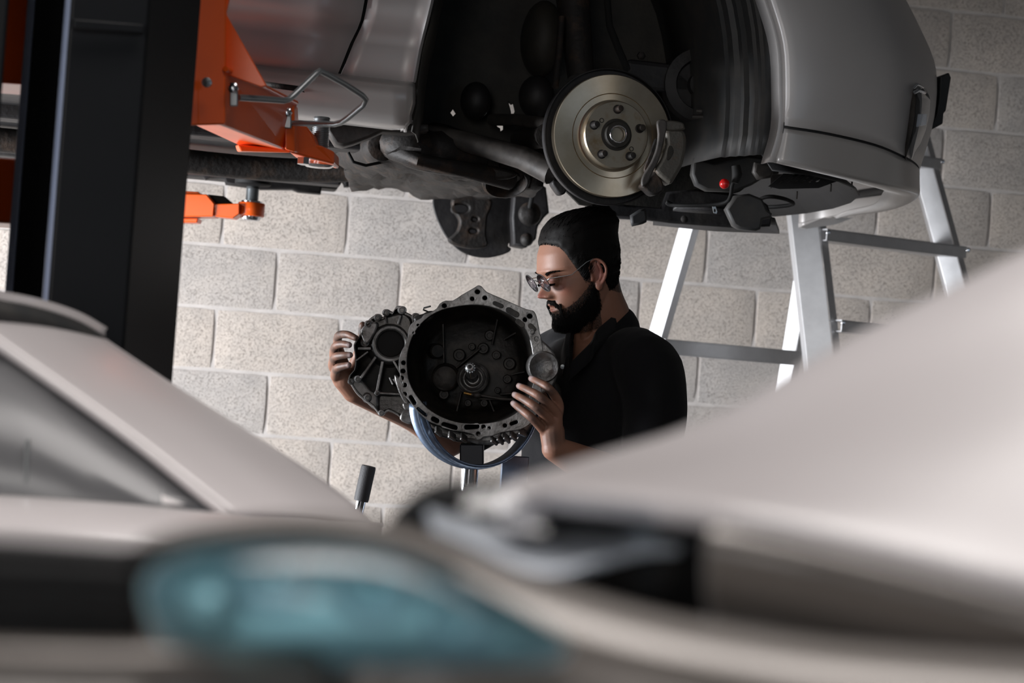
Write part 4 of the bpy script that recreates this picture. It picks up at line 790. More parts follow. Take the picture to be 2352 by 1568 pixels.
MB().plate(spl([(950, 732), (960, 724), (972, 720), (985, 714), (1000, 716), (990, 735), (960, 745)], 3, True), [], DG+0.02, 0, 0.03, 0.004).build('casting_lug', 'cast_dark', gb, smooth=50)

# ------------------------------------------------------------------ transmission jack
jk = root('transmission_jack', 'steel transmission jack with curved blue-grey saddle under the gearbox', 'transmission jack', P(1080, 1100, DG+0.08)); jk.location.z = 0
outer_c, inner_c = [], []
for i in range(33):
    a = PI*(0.0+i/32)
    outer_c.append((1090+150*math.cos(a), 928+150*math.sin(a))); inner_c.append((1106+132*math.cos(a), 922+151*math.sin(a)))
DJ = DG+0.02
sd = MB()
sd.grid([[P(x, y, DJ) for x, y in outer_c], [P(x, y, DJ) for x, y in inner_c]])
sd.build('saddle_edge', 'cradle', jk, smooth=60, solid=0.004, label='bright blue-grey rim of the saddle')
sb = MB(); sb.grid([[P(x, y, DJ+0.001) for x, y in inner_c], [P(x, y, DJ+0.03) for x, y in inner_c], [P(1084+(x-1106)*1.02, 922+(y-922)*1.0, DJ+0.13) for x, y in inner_c]])
sb.build('saddle', 'cradle_band', jk, smooth=70, solid=-0.005)
jc = P(1080, 1060, DJ+0.08)
MB().box(P(1084, 1042, DJ+0.06), 0.05, 0.07, 0.045, (RT, -TC, UP)).build('saddle_bracket', 'cradle_dark', jk, smooth=None, bevel=0.003)
pc = P(1078, 1090, DJ+0.08)
MB().cyl((pc.x, pc.y, (pc.z+0.05+0.45)/2), Z, 0.019, pc.z+0.05-0.45, 32).build('ram', 'chrome', jk)
MB().cyl((pc.x, pc.y, 0.30), Z, 0.035, 0.5, 32).build('cylinder', 'cradle_dark', jk)
px_ = P(1180, 1100, DJ+0.14)
MB().box((px_.x, px_.y, (px_.z+0.05+0.1)/2), 0.058, 0.02, px_.z+0.05-0.1).build('side_post', 'cradle', jk, smooth=None, bevel=0.002)
MB().box(((pc.x+px_.x)/2, pc.y+0.02, 0.11), 0.26, 0.05, 0.05).build('cross_bar', 'cradle_dark', jk, smooth=None, bevel=0.003)
for a in (40, 140, 220, 320):
    a = math.radians(a); e = Vector((pc.x+0.38*math.cos(a), pc.y+0.38*math.sin(a), 0.07))
    MB().beam(Vector((pc.x, pc.y, 0.085)), e, 0.05, 0.04, Vector((-math.sin(a), math.cos(a), 0))).build('foot', 'cradle_dark', jk, smooth=None, bevel=0.003)
    MB().cyl(e-Z*0.035, Vector((-math.sin(a), math.cos(a), 0)), 0.035, 0.025, 24).build('castor', 'rubber', jk)
h0, h1 = P(815, 1215, 4.12), P(847, 1070, 4.12); hd = (h1-h0).normalized()
hb = h0+(h0-h1)*2.2; hb = Vector((hb.x+0.02, hb.y, hb.z))
MB().tube([Vector((pc.x-0.03, pc.y, 0.25)), Vector((hb.x+0.02, hb.y, hb.z-0.1)), hb, h0, h1-hd*0.02], 0.0105, 14).build('pump_handle', 'chrome', jk)
MB().tube([h1-hd*0.075, h1-hd*0.070, h1-hd*0.004, h1, h1+hd*0.0], [0.0150, 0.0158, 0.0158, 0.0145, 0.009], 20).build('handle_grip', 'grip', jk, smooth=40, label='worn grey rubber grip')
# ------------------------------------------------------------------ the man
HY, HP = math.radians(23), math.radians(20)
fh0 = -R0*math.cos(HY)+T0*math.sin(HY)
hl_ = Z.cross(fh0).normalized()               # his left, towards the camera
hf = (fh0*math.cos(HP)-Z*math.sin(HP)).normalized(); hu = hf.cross(hl_).normalized()
HO = P(1373, 631, 4.26)-hl_*0.074
HS = 1.035
def hw(x, y, z): return HO+(hf*x+hl_*y+hu*z)*(0.001*HS)
person = root('person', 'bearded man with dark tied hair and black shirt, looking down at the gearbox he holds', 'person', Vector((P(1420, 1000, 4.36).x, P(1420, 1000, 4.36).y, 0)))
# --- head surface: horizontal sections (z, x front, x back, half width), millimetres from the ear line
prof = np.array([(126, -12, -14, 1), (124, 12, -42, 26), (117, 36, -66, 46), (104, 58, -82, 61), (86, 74, -92, 70), (66, 86, -85, 74), (46, 92, -84, 76), (34, 94, -83, 76), (22, 89, -80, 74), (10, 87, -76, 72), (-4, 87, -71, 71), (-18, 88, -65, 69), (-30, 89, -62, 66), (-44, 89, -54, 62), (-57, 87, -44, 58), (-70, 87, -32, 53), (-82, 89, -18, 46), (-92, 86, -2, 38), (-100, 76, 14, 27), (-105, 60, 26, 14), (-106, 45, 40, 1)])
def g3(x, y, z, c, s):
    return math.exp(-(((x-c[0])/s[0])**2+((y-c[1])/s[1])**2+((z-c[2])/s[2])**2))
SC = [  # centre, sigma, displacement vector (mm)
    ((96, 0, 30), (14, 26, 9), (2.5, 0, 0)), ((92, 30, 30), (12, 14, 6), (3.5, 2, 0)), ((92, -30, 30), (12, 14, 6), (3.5, -2, 0)),
    ((88, 32, 12), (16, 15, 10), (-9, -2, 0)), ((88, -32, 12), (16, 15, 10), (-9, 2, 0)),
    ((90, 0, 18), (10, 7, 12), (4, 0, 0)), ((92, 0, 0), (14, 8.5, 15), (16, 0, 0)), ((94, 0, -15), (18, 12, 9.5), (23, 0, 0)), ((94, 0, -20), (16, 14, 5), (8, 0, 0)),
    ((90, 14, -21), (12, 6, 6), (8, 4, 0)), ((90, -14, -21), (12, 6, 6), (8, -4, 0)), ((90, 33, 3), (10, 9, 5), (2.5, 0, 0)), ((90, -33, 3), (10, 9, 5), (2.5, 0, 0)),
    ((76, 50, -8), (20, 14, 14), (3, 4, 0)), ((76, -50, -8), (20, 14, 14), (3, -4, 0)),
    ((88, 20, -32), (12, 10, 14), (-2, 0, 0)), ((88, -20, -32), (12, 10, 14), (-2, 0, 0)),
    ((92, 0, -39), (10, 20, 5), (8, 0, 0)), ((92, 0, -47), (10, 20, 2.6), (-3.5, 0, 0)), ((92, 0, -54), (10, 17, 5), (7, 0, 0)), ((90, 0, -65), (12, 22, 5), (-5, 0, 0)),
    ((88, 0, -84), (16, 18, 12), (6, 0, -2)), ((10, 66, -62), (22, 16, 16), (0, 4, 0)), ((10, -66, -62), (22, 16, 16), (0, -4, 0)),
    ((50, 70, 40), (16, 14, 20), (0, -3, 0)), ((50, -70, 40), (16, 14, 20), (0, 3, 0))]
def head_point(z, th, off=0.0):
    i = [np.interp(-z, -prof[:, 0], prof[:, k]) for k in (1, 2, 3)]
    xf, xb, wd = i; xc = (xf+xb)/2*0.25+ (xb+ (xf-xb)*0.45)*0.75; c, s_ = math.cos(th), math.sin(th)
    n = 2.25
    rx = (xf-xc) if c > 0 else (xc-xb)
    den = (abs(c)**n+abs(s_)**n)**(-1/n)
    x = xc+rx*c*den; y = wd*s_*den
    dx = dy = dz = 0
    for cc, sg, dv in SC:
        k = g3(x, y, z, cc, sg); dx += dv[0]*k; dy += dv[1]*k; dz += dv[2]*k
    x += dx; y += dy; z2 = z+dz
    if off:
        v = Vector((x-xc*0.5, y, (z2-15)*0.8)).normalized(); x += v.x*off; y += v.y*off; z2 += v.z*off
    return x, y, z2
zs = np.concatenate([np.linspace(126, 40, 26), np.linspace(38, -106, 72)])
NT = 110
ths = [2*PI*k/NT for k in range(NT)]
body = MB()
body.grid([[hw(*head_point(z, t)) for t in ths] for z in zs], closed=True)
body.f.append(tuple(range(NT))); body.f.append(tuple(len(body.v)-NT+k for k in range(NT)))
def capsule(mb, pts, rad, seg=14, n=4):
    q = spl([tuple(Vector(p))+(r,) for p, r in zip(pts, rad)], n); mb.tube([Vector(p[:3]) for p in q], [p[3] for p in q], seg)
    for p, r in ((q[0], q[0][3]), (q[-1], q[-1][3])): mb.ell(Vector(p[:3]), r*0.998, u=seg, v=8)
# eyelids, eyeballs
for s_ in (1, -1):
    body.ell(hw(79.5, 31*s_, 10), 0.0125*HS)
    body.ell(hw(80.5, 31*s_, 12.5), 0.0127, 0.0145, 0.0085, (hf, hl_, hu))
# ears
for s_ in (1, -1):
    ep = lambda a, b, o=0.0: hw(a+9, s_*(73+o+0.34*(8-a)), b)
    body.tube([Vector(q) for q in spl([tuple(ep(5, 2, -1)), tuple(ep(8, 14)), tuple(ep(6, 27)), tuple(ep(-4, 34, 1)), tuple(ep(-16, 30, 2)), tuple(ep(-23, 18, 3)), tuple(ep(-23, 4, 3)), tuple(ep(-17, -10, 2)), tuple(ep(-9, -20, 0)), tuple(ep(-2, -27, -1))], 4)], 0.0034, 9)
    body.tube([Vector(q) for q in spl([tuple(ep(-12, 26, -1)), tuple(ep(-15, 12, 0)), tuple(ep(-13, -2, 0)), tuple(ep(-6, -12, -1))], 4)], 0.0034, 8)
    e1 = (hf*0.94-hl_*s_*0.33).normalized(); e2 = e1.cross(hu).normalized()
    body.ell(ep(-7, 4, -5), 0.0155, 0.0045, 0.028, (e1, e2, hu))
    body.ell(ep(-4, -23, -2), 0.0085, 0.005, 0.0105, (e1, e2, hu))
    body.ell(ep(6, -3, -1), 0.0045, 0.005, 0.008, (hf, hl_, hu))
# neck and torso (his left shoulder is nearer the camera)
C7 = P(1420, 745, 4.42); SH_L = P(1486, 832, 4.20); SH_R = P(1290, 818, 4.56); nb = P(1392, 770, 4.36)
bl = (SH_L-SH_R); bl = Vector((bl.x, bl.y, 0)).normalized(); bf = bl.cross(Z).normalized()
def bx(o, f_, l_, u_): return o+bf*f_+bl*l_+Z*u_
capsule(body, [hw(-20, 0, -15), hw(-18, 2, -62), nb+Z*0.015, nb-Z*0.05+bf*0.01], [0.056, 0.057, 0.062, 0.075], 26)
capsule(body, [hw(28, 34, -70), nb-Z*0.035+bf*0.055+bl*0.01], [0.016, 0.012], 12)
capsule(body, [hw(52, 0, -78), hw(30, 0, -105), nb-Z*0.03+bf*0.05], [0.022, 0.022, 0.03], 14)
chest = P(1396, 900, 4.40); 
def ring_solid(mb, sections, seg=32, axes=None):
    rows = []
    for o, rf, rl in sections:
        row = []
        for k in range(seg):
            a = 2*PI*k/seg; c, s_ = math.cos(a), math.sin(a); d_ = (abs(c)**2.5+abs(s_)**2.5)**(-1/2.5); row.append(o+bf*(rf*c*d_)+bl*(rl*s_*d_))
        rows.append(row)
    mb.grid(rows, closed=True); b = len(mb.v)-seg*len(rows)
    mb.f.append(tuple(b+k for k in range(seg))); mb.f.append(tuple(len(mb.v)-seg+k for k in range(seg)))
mid = Vector(((SH_L.x+SH_R.x)/2, (SH_L.y+SH_R.y)/2, 0))
zS = SH_L.z
def tc_(z, f_=0.0): return Vector((mid.x, mid.y, z))+bf*f_
ring_solid(body, [(tc_(zS+0.045, -0.01), 0.05, 0.09), (tc_(zS+0.02), 0.08, 0.15), (tc_(zS-0.05, 0.005), 0.105, 0.165), (tc_(zS-0.15, 0.01), 0.115, 0.16), (tc_(zS-0.30), 0.10, 0.145), (tc_(zS-0.42), 0.105, 0.15), (tc_(zS-0.55, -0.01), 0.115, 0.165)])
capsule(body, [SH_L+bl*-0.03, SH_L+bl*0.005-Z*0.02, P(1482, 1125, 4.14)], [0.055, 0.052, 0.038], 18)
EL = P(1470, 1135, 4.14); WR = P(1272, 1030, 3.985)
capsule(body, [EL, P(1400, 1092, 4.08), P(1325, 1056, 4.02), WR], [0.040, 0.043, 0.034, 0.0255], 20)
ER = P(1030, 1010, 4.48); WR2 = P(812, 898, 4.19)
capsule(body, [SH_R-bl*-0.03, SH_R, P(1150, 930, 4.62), ER], [0.055, 0.05, 0.045, 0.040], 18)
capsule(body, [ER, P(960, 955, 4.40), P(880, 922, 4.28), WR2], [0.040, 0.040, 0.033, 0.025], 20)
# legs
zH = zS-0.55
for s_ in (1, -1):
    hipc = tc_(zH)+bl*0.085*s_
    capsule(body, [hipc, hipc-Z*0.18+bf*0.015+bl*0.01*s_, hipc-Z*(zH-0.50)+bf*0.02+bl*0.02*s_, hipc-Z*(zH-0.28)-bf*0.005+bl*0.02*s_, hipc-Z*(zH-0.09)-bf*0.015+bl*0.02*s_], [0.095, 0.082, 0.056, 0.052, 0.038], 20)
    capsule(body, [hipc-Z*(zH-0.05)-bf*0.03+bl*0.02*s_, hipc-Z*(zH-0.045)+bf*0.07+bl*0.025*s_, hipc-Z*(zH-0.035)+bf*0.16+bl*0.03*s_], [0.038, 0.034, 0.026], 14)
ring_solid(body, [(tc_(zH+0.05), 0.11, 0.16), (tc_(zH-0.03), 0.12, 0.175), (tc_(zH-0.10), 0.10, 0.16)])
# hands
def hand(wrist, palm, fingers, thumb, web, rs=1.0):
    capsule(body, [wrist]+palm, [0.024, 0.026, 0.024][:len(palm)+1], 16)
    for f_ in fingers:
        capsule(body, [wrist*0.35+f_[0]*0.65]+f_, [0.0115*rs, 0.0106*rs, 0.0092*rs, 0.0082*rs, 0.0068*rs], 12, 5)
    for a, b in zip(fingers[:-1], fingers[1:]):
        m_ = (a[0]+b[0])/2; capsule(body, [wrist*0.8+m_*0.2, wrist*0.4+m_*0.6, m_*0.93+wrist*0.07], [0.017, 0.0145, 0.010], 12)
    capsule(body, thumb, [0.0150, 0.0120, 0.0105, 0.0082], 12)
LF = [[P(1283, 927, 3.975), P(1262, 893, 3.955), P(1239, 878, 3.972), P(1220, 869, 4.0)],
      [P(1279, 950, 3.97), P(1243, 913, 3.945), P(1214, 896, 3.963), P(1192, 886, 3.995)],
      [P(1266, 970, 3.97), P(1233, 937, 3.945), P(1203, 917, 3.963), P(1182, 906, 3.995)],
      [P(1249, 988, 3.975), P(1222, 960, 3.955), P(1196, 939, 3.972), P(1179, 926, 3.995)]]
hand(WR, [P(1268, 990, 3.985)], LF, [P(1272, 1000, 4.01), P(1268, 965, 4.06), P(1256, 930, 4.10), P(1244, 900, 4.125)], None)
RF = [[P(778, 800, 4.155), P(777, 772, 4.10), P(797, 768, 4.06), P(817, 776, 4.045)],
      [P(768, 820, 4.15), P(770, 796, 4.085), P(786, 790, 4.06), P(802, 792, 4.045)],
      [P(765, 842, 4.15), P(769, 821, 4.08), P(786, 816, 4.055), P(804, 815, 4.045)],
      [P(770, 864, 4.145), P(774, 846, 4.08), P(787, 841, 4.06), P(801, 838, 4.048)]]
hand(WR2, [P(790, 868, 4.165)], RF, [P(806, 858, 4.20), P(824, 812, 4.19), P(832, 775, 4.165), P(833, 747, 4.15)], None)
me = bpy.data.meshes.new('person_body'); me.from_pydata([tuple(v) for v in body.v], [], body.f); me.update()
tmp = bpy.data.objects.new('tmp', me); COL.objects.link(tmp)
bm = bmesh.new(); bm.from_mesh(me); bmesh.ops.recalc_face_normals(bm, faces=bm.faces); bm.to_mesh(me); bm.free()
md = tmp.modifiers.new('r', 'REMESH'); md.mode = 'VOXEL'; md.voxel_size = 0.0021; md.use_smooth_shade = True
md = tmp.modifiers.new('s', 'SMOOTH'); md.factor = 0.5; md.iterations = 4
dg = bpy.context.evaluated_depsgraph_get(); bme = bpy.data.meshes.new_from_object(tmp.evaluated_get(dg)); bpy.data.objects.remove(tmp)
bme.name = 'body'
n = len(bme.vertices); co = np.empty(n*3, np.float32); bme.vertices.foreach_get('co', co); co = co.reshape(-1, 3)
def tohead(c):
    d_ = c-np.array(HO); return np.stack([d_@np.array(hf), d_@np.array(hl_), d_@np.array(hu)], 1)*1000/HS
hc = tohead(co); x, y, z = hc.T
HLX = [-110, -50, -24, -10, 0, 14, 17, 31, 36, 46, 53, 60, 75, 110]; HLZ = [-52, -50, -36, 0, 30, 30, -4, -4, 12, 36, 58, 78, 90, 92]
def sm(a, b, v): t = np.clip((v-a)/(b-a), 0, 1); return t*t*(3-2*t)
def gg(c, s): return np.exp(-(((x-c[0])/s[0])**2+((np.abs(y)-c[1])/s[1])**2+((z-c[2])/s[2])**2))
inhead = (np.linalg.norm(hc-np.array([0, 0, 10]), axis=1) < 150).astype(float)
# beard: jaw, chin, cheek line from the ear to the moustache
line = np.interp(x, [0, 12, 30, 50, 66, 80, 100], [4, -4, -24, -40, -49, -54, -56])
bd_ = sm(6, -6, z-line)*sm(2, 10, x)*sm(-125, -100, z)*inhead
bd_ *= 1-0.35*gg((92, 0, -60), (14, 12, 5))
mous = gg((100, 14, -34), (14, 22, 3.6)); side = sm(4, 9, x)*sm(28, 20, x)*sm(-14, -4, z)*sm(40, 24, z)*(np.abs(y) > 50)*(np.abs(y) < 74)
beard = np.clip(np.maximum(np.maximum(bd_, mous*1.3), side*0.9), 0, 1)*inhead*(np.abs(y) < 71.0+(z < -42)*20)
lips = np.clip(gg((98, 0, -43), (10, 20, 3.0))+gg((98, 0, -53), (10, 17, 4.0)), 0, 1)*inhead
beard *= (1-np.clip(lips*1.2*(z < -41), 0, 1))
# hairline mask (scalp colour under the hair)
hl_line = np.interp(x, HLX, HLZ)
hairm = sm(-7, 5, z-hl_line)*inhead*(np.abs(y) < 73.5+(z > 36)*20)
red = np.clip(gg((-8, 78, 5), (22, 10, 32))*0.9+gg((112, 0, -15), (14, 16, 10))*0.6+gg((76, 50, -12), (22, 16, 18))*0.35, 0, 1)*inhead
# grime on fingers
tips = [f_[k] for f_ in LF+RF for k in (1, 2, 3)]
gr = np.zeros(n); nail = np.zeros(n)
for t in tips: gr = np.maximum(gr, 0.9*np.exp(-((co-np.array(t)-np.array(UP)*-0.004)**2).sum(1)/0.017**2))
gr = np.maximum(gr, np.exp(-((co-np.array(P(832, 765, 4.16)))**2).sum(1)/0.03**2)*1.2)
gr = np.maximum(gr, np.exp(-((co-np.array(P(785, 768, 4.08)))**2).sum(1)/0.02**2)*1.1)
gr = np.maximum(gr, 0.6*np.exp(-((co-np.array(P(1268, 1005, 3.96)))**2).sum(1)/0.02**2))
for f_ in LF: nail = np.maximum(nail, np.exp(-((co-np.array(f_[3]+TC*0.007+UP*0.002+RT*0.002))**2).sum(1)/0.0075**2))
for f_ in RF[1:]: nail = np.maximum(nail, np.exp(-((co-np.array(f_[3]+TC*0.005+RT*0.001))**2).sum(1)/0.0055**2))
att = bme.color_attributes.new('paint', 'FLOAT_COLOR', 'POINT')
pc_ = np.stack([np.clip(np.maximum(beard, hairm), 0, 1), np.clip(np.maximum(lips, red), 0, 1), np.clip(gr, 0, 1), np.clip(nail, 0, 1)], 1).astype(np.float32)
att.data.foreach_set('color', pc_.ravel())
co2 = co-np.array(person.location); bme.vertices.foreach_set('co', co2.astype(np.float32).ravel()); bme.update()
sk = mat('skin', (0.225, 0.108, 0.070), rough=0.5, sss=0.08, spec=0.4, bump=0.0002, bs=700)
nt = sk.node_tree; N = nt.nodes; L = nt.links; b_ = N['Principled BSDF']
at = N.new('ShaderNodeAttribute'); at.attribute_name = 'paint'; sp3 = N.new('ShaderNodeSeparateColor'); L.new(at.outputs['Color'], sp3.inputs[0])
nz = N.new('ShaderNodeTexNoise'); nz.inputs['Scale'].default_value = 420; nz.inputs['Detail'].default_value = 3; tcn = N.new('ShaderNodeTexCoord'); L.new(tcn.outputs['Object'], nz.inputs['Vector'])
nz2 = N.new('ShaderNodeTexNoise'); nz2.inputs['Scale'].default_value = 60; nz2.inputs['Detail'].default_value = 5; L.new(tcn.outputs['Object'], nz2.inputs['Vector'])
def mixc(fac, a, b):
    m_ = N.new('ShaderNodeMix'); m_.data_type = 'RGBA'
    (L.new(fac, m_.inputs[0]) if not isinstance(fac, float) else setattr(m_.inputs[0], 'default_value', fac))
    (L.new(a, m_.inputs[6]) if not isinstance(a, tuple) else setattr(m_.inputs[6], 'default_value', (*a, 1)))
    (L.new(b, m_.inputs[7]) if not isinstance(b, tuple) else setattr(m_.inputs[7], 'default_value', (*b, 1)))
    return m_.outputs[2]
def math_(op, a, b):
    m_ = N.new('ShaderNodeMath'); m_.operation = op; m_.use_clamp = True
    for i, v in enumerate((a, b)):
        if isinstance(v, float): m_.inputs[i].default_value = v
        else: L.new(v, m_.inputs[i])
    return m_.outputs[0]
c1 = mixc(sp3.outputs[1], (0.225, 0.108, 0.070), (0.25, 0.066, 0.050))
stub = math_('MULTIPLY', math_('SUBTRACT', math_('MULTIPLY', sp3.outputs[0], 2.1), nz.outputs['Fac']), 1.6)
c2 = mixc(stub, c1, (0.013, 0.010, 0.008))
grime = math_('MULTIPLY', sp3.outputs[2], math_('MULTIPLY', nz2.outputs['Fac'], 1.9))
c3 = mixc(grime, c2, (0.025, 0.020, 0.018)); c4 = mixc(at.outputs['Alpha'], c3, (0.36, 0.28, 0.27))
L.new(c4, b_.inputs['Base Color'])
body_o = link('body', bme, sk, person, smooth=180)

# --- hair: cap swept back over the scalp with a bun at the crown
def hair_off(x, y, z):
    return 3.5+12*float(sm(45, 110, np.array(z)))*float(sm(78, 30, np.array(x)))+3*float(sm(-30, -80, np.array(x)))
def hmask(x0, z0): return float(sm(-7, 10, np.array(z0-np.interp(x0, HLX, HLZ))))
def hsurf(z_, t, e=0.0):
    x0, y0, z0 = head_point(z_, t); k = hmask(x0, z0)*(1.0-0.0)
    o_ = hair_off(x0, y0, z0)*k-4*(1-k)
    v = Vector((x0+10, y0, (z0-15)*0.9)).normalized()
    st = noise.noise(Vector((x0*0.02, y0*0.16, z0*0.06)))*1.6
    q_ = o_+(st+0.8*noise.noise(Vector((x0*0.01, y0*0.6, z0*0.3))))*k+e
    return hw(x0+v.x*q_, y0+v.y*q_, z0+v.z*q_), k
hm = MB(); rows = []
for z_ in np.linspace(126, -62, 70): rows.append([hsurf(z_, t)[0] for t in ths])
hm.grid(rows, closed=True); hm.f.append(tuple(range(NT))); hm.f.append(tuple(len(hm.v)-NT+k for k in range(NT)))
hair = hm.build('hair', 'hair', person, smooth=180, label='black hair swept back')
BUN = hw(-62, 0, 106)
bun = MB(); bun.ell(BUN, 0.044, 0.042, 0.036, (hf, hl_, hu), 40, 24)
bun.v = [v+(v-BUN).normalized()*(noise.noise(v*60)*0.006+noise.noise(v*160)*0.003) for v in bun.v]
bun.build('hair_bun', 'hair', hair, smooth=180)
st = MB(); rs = random.Random(3); cnt = 0
while cnt < 9500:
    t = rs.uniform(0, 2*PI); z_ = rs.uniform(-62, 125); p0, k0 = hsurf(z_, t)
    if k0 < 0.12 or (k0 < 0.6 and rs.random() > 0.9): continue
    x0, y0, z0 = head_point(z_, t)
    if t > PI and rs.random() < 0.6: continue
    nrm = (p0-hw(0, 0, 15)).normalized(); tgt = hw(-75, 0, 95) if z0 > -5 else hw(-40, y0*0.6, -90)
    dr = tgt-p0; dr = (dr-nrm*dr.dot(nrm)).normalized(); ln_ = rs.uniform(0.010, 0.026) if z0 > 0 else rs.uniform(0.004, 0.009)
    x_ = p0 if k0 > 0.7 else hw(*[c_+0.0 for c_ in head_point(z_, t, 0.6)])
    lf = rs.uniform(0.0004, 0.0016); dv = Vector((rs.uniform(-1, 1), rs.uniform(-1, 1), rs.uniform(-1, 1)))*0.0012
    cv = nrm*(-ln_*ln_*5.0)
    st.tube([x_-nrm*0.0005, x_+dr*ln_*0.4+nrm*lf+cv*0.16+dv*0.5, x_+dr*ln_+nrm*lf*1.2+cv+dv], [0.00055, 0.0005, 0.0002], 3, cap=False); cnt += 1
st.build('hair_strands', 'hair', hair, smooth=180, kind='stuff')
# --- beard volume
bdm = MB(); rows = []
LBX = [6, 12, 18, 32, 50, 66, 80, 100]; LBZ = [-2, -4, -14, -36, -50, -58, -64, -66]
def line_b(x_): return float(np.interp(x_, LBX, LBZ))
for z_ in np.linspace(12, -106, 60):
    row = []
    for k in range(101):
        t = -PI*0.62+PI*1.24*k/100; x0, y0, z0 = head_point(z_, t)
        kk = float(sm(4, -22, np.array(z0-line_b(x0))))*float(sm(0, 14, np.array(x0)))
        v = Vector((x0-20, y0, (z0+20)*0.9)).normalized(); o_ = (2.2+1.0*float(sm(-60, -95, np.array(z0))))*kk-3*(1-kk)+noise.noise(Vector((x0*0.3, y0*0.3, z0*0.2)))*1.2*kk
        row.append(hw(x0+v.x*o_, y0+v.y*o_, z0+v.z*o_))
    rows.append(row)
bdm.grid(rows).build('beard', 'hair', person, smooth=180, label='short dark beard')
bs_ = MB(); cnt = 0
while cnt < 6500:
    t = rs.uniform(-PI*0.62, PI*0.62); z_ = rs.uniform(16, -106); x0, y0, z0 = head_point(z_, t)
    dl_ = z0-line_b(x0)
    if x0 < 4 or (y0 < -20 and rs.random() < 0.7): continue
    if dl_ > 14 or rs.random() > math.exp(-max(0, dl_+2)/7): continue
    if abs(y0) < 21 and z0 > -60 and x0 > 70: continue
    v = Vector((x0-20, y0, (z0+20)*0.9)).normalized(); e = rs.uniform(1.5, 3.0)+(1.8*float(sm(-50, -95, np.array(z0)))+1.2)*rs.random(); dn = rs.uniform(1.5, 5)
    jx, jy = rs.uniform(-1.5, 1.5), rs.uniform(-1.5, 1.5)
    bs_.tube([hw(x0, y0, z0), hw(x0+v.x*e*0.7+jx*0.5, y0+v.y*e*0.7+jy*0.5, z0+v.z*e*0.7-dn*0.35), hw(x0+v.x*e+jx, y0+v.y*e+jy, z0+v.z*e-dn)], [0.00042, 0.00036, 0.00015], 3, cap=False); cnt += 1
cnt = 0
while cnt < 900:
    yy_ = rs.uniform(-34, 34); ay = abs(yy_); zt_ = -31-0.20*ay-(0.012*ay*ay if ay > 18 else 0)+rs.uniform(-2.5, 2.5)
    if ay > 27: zt_ = rs.uniform(-62, -40)
    x0, y1, z0 = head_point(zt_, math.asin(max(-1, min(1, yy_/66)))); sgn = 1 if y1 > 0 else -1
    e = rs.uniform(2.0, 4.2); bs_.tube([hw(x0-0.5, y1, z0+1), hw(x0+e*0.8, y1+sgn*1.2, z0-2), hw(x0+e*0.9, y1+sgn*3.0, z0-rs.uniform(4.5, 7.5))], [0.0005, 0.00045, 0.0002], 3, cap=False); cnt += 1
bs_.build('beard_hairs', 'hair', person, smooth=180, kind='stuff')
# eyebrows and lashes
for s_ in (1, -1):
    eb = MB()
    for k in range(150):
        u_ = rs.random(); yb = 14+34*u_; zb = 24+5*math.sin(u_*2.4)+rs.uniform(-2.6, 2.6)*(1-0.5*u_)
        x0, y0, z0 = head_point(zb, math.asin(min(1, yb/76))*1.0)
        eb.tube([hw(x0+0.3, s_*y0, z0), hw(x0+2.0, s_*(y0+3), z0+1.5), hw(x0+1.4, s_*(y0+6.5), z0+1.6)], [0.0006, 0.0006, 0.0002], 3)
    eb.build('eyebrow', 'hair', person, smooth=180)
    ls = MB()
    for k in range(26):
        a_ = (k/25-0.5)*1.9; ls.tube([hw(80+11.5*math.cos(a_), s_*(31+13*math.sin(a_)), 5.5), hw(81+17*math.cos(a_), s_*(31+17*math.sin(a_)), 1.5)], [0.0007, 0.0003], 3)
    ls.build('eyelashes', 'hair', person, smooth=180)

# --- shirt: a shell around torso and upper arms, cut open in a V, with collar
shm = MB()
ring_solid(shm, [(tc_(zS+0.060, -0.012), 0.060, 0.085), (tc_(zS+0.042, -0.004), 0.090, 0.150), (tc_(zS+0.0, 0.0), 0.120, 0.190), (tc_(zS-0.08, 0.008), 0.140, 0.195), (tc_(zS-0.18, 0.01), 0.142, 0.185), (tc_(zS-0.32, 0.005), 0.135, 0.175), (tc_(zS-0.45), 0.135, 0.175), (tc_(zS-0.60), 0.14, 0.19)], 40)
capsule(shm, [SH_L-bl*0.06+Z*0.01, SH_L+bl*0.010-Z*0.02, P(1502, 960, 4.19), P(1490, 1130, 4.15)], [0.070, 0.074, 0.068, 0.062], 22)
capsule(shm, [SH_R+bl*0.06+Z*0.01, SH_R-bl*0.01-Z*0.01, P(1190, 900, 4.64), P(1080, 985, 4.55)], [0.070, 0.072, 0.064, 0.060], 22)
capsule(shm, [nb-Z*0.03-bf*0.01, nb+Z*0.005-bf*0.005], [0.082, 0.074], 22)
me = bpy.data.meshes.new('shirt'); me.from_pydata([tuple(v) for v in shm.v], [], shm.f)
bm = bmesh.new(); bm.from_mesh(me); bmesh.ops.recalc_face_normals(bm, faces=bm.faces); bm.to_mesh(me); bm.free()
tmp = bpy.data.objects.new('tmp', me); COL.objects.link(tmp)
md = tmp.modifiers.new('r', 'REMESH'); md.mode = 'VOXEL'; md.voxel_size = 0.006
md = tmp.modifiers.new('s', 'SMOOTH'); md.factor = 0.5; md.iterations = 10
dg = bpy.context.evaluated_depsgraph_get(); sme = bpy.data.meshes.new_from_object(tmp.evaluated_get(dg)); bpy.data.objects.remove(tmp)
bm = bmesh.new(); bm.from_mesh(sme)
# folds
for v in bm.verts:
    c = v.co; f_ = noise.noise(Vector((c.x*9, c.y*9, c.z*5)))*0.006+noise.noise(Vector((c.x*22+c.z*12, c.y*22, c.z*9)))*0.003
    v.co = c+v.normal*f_
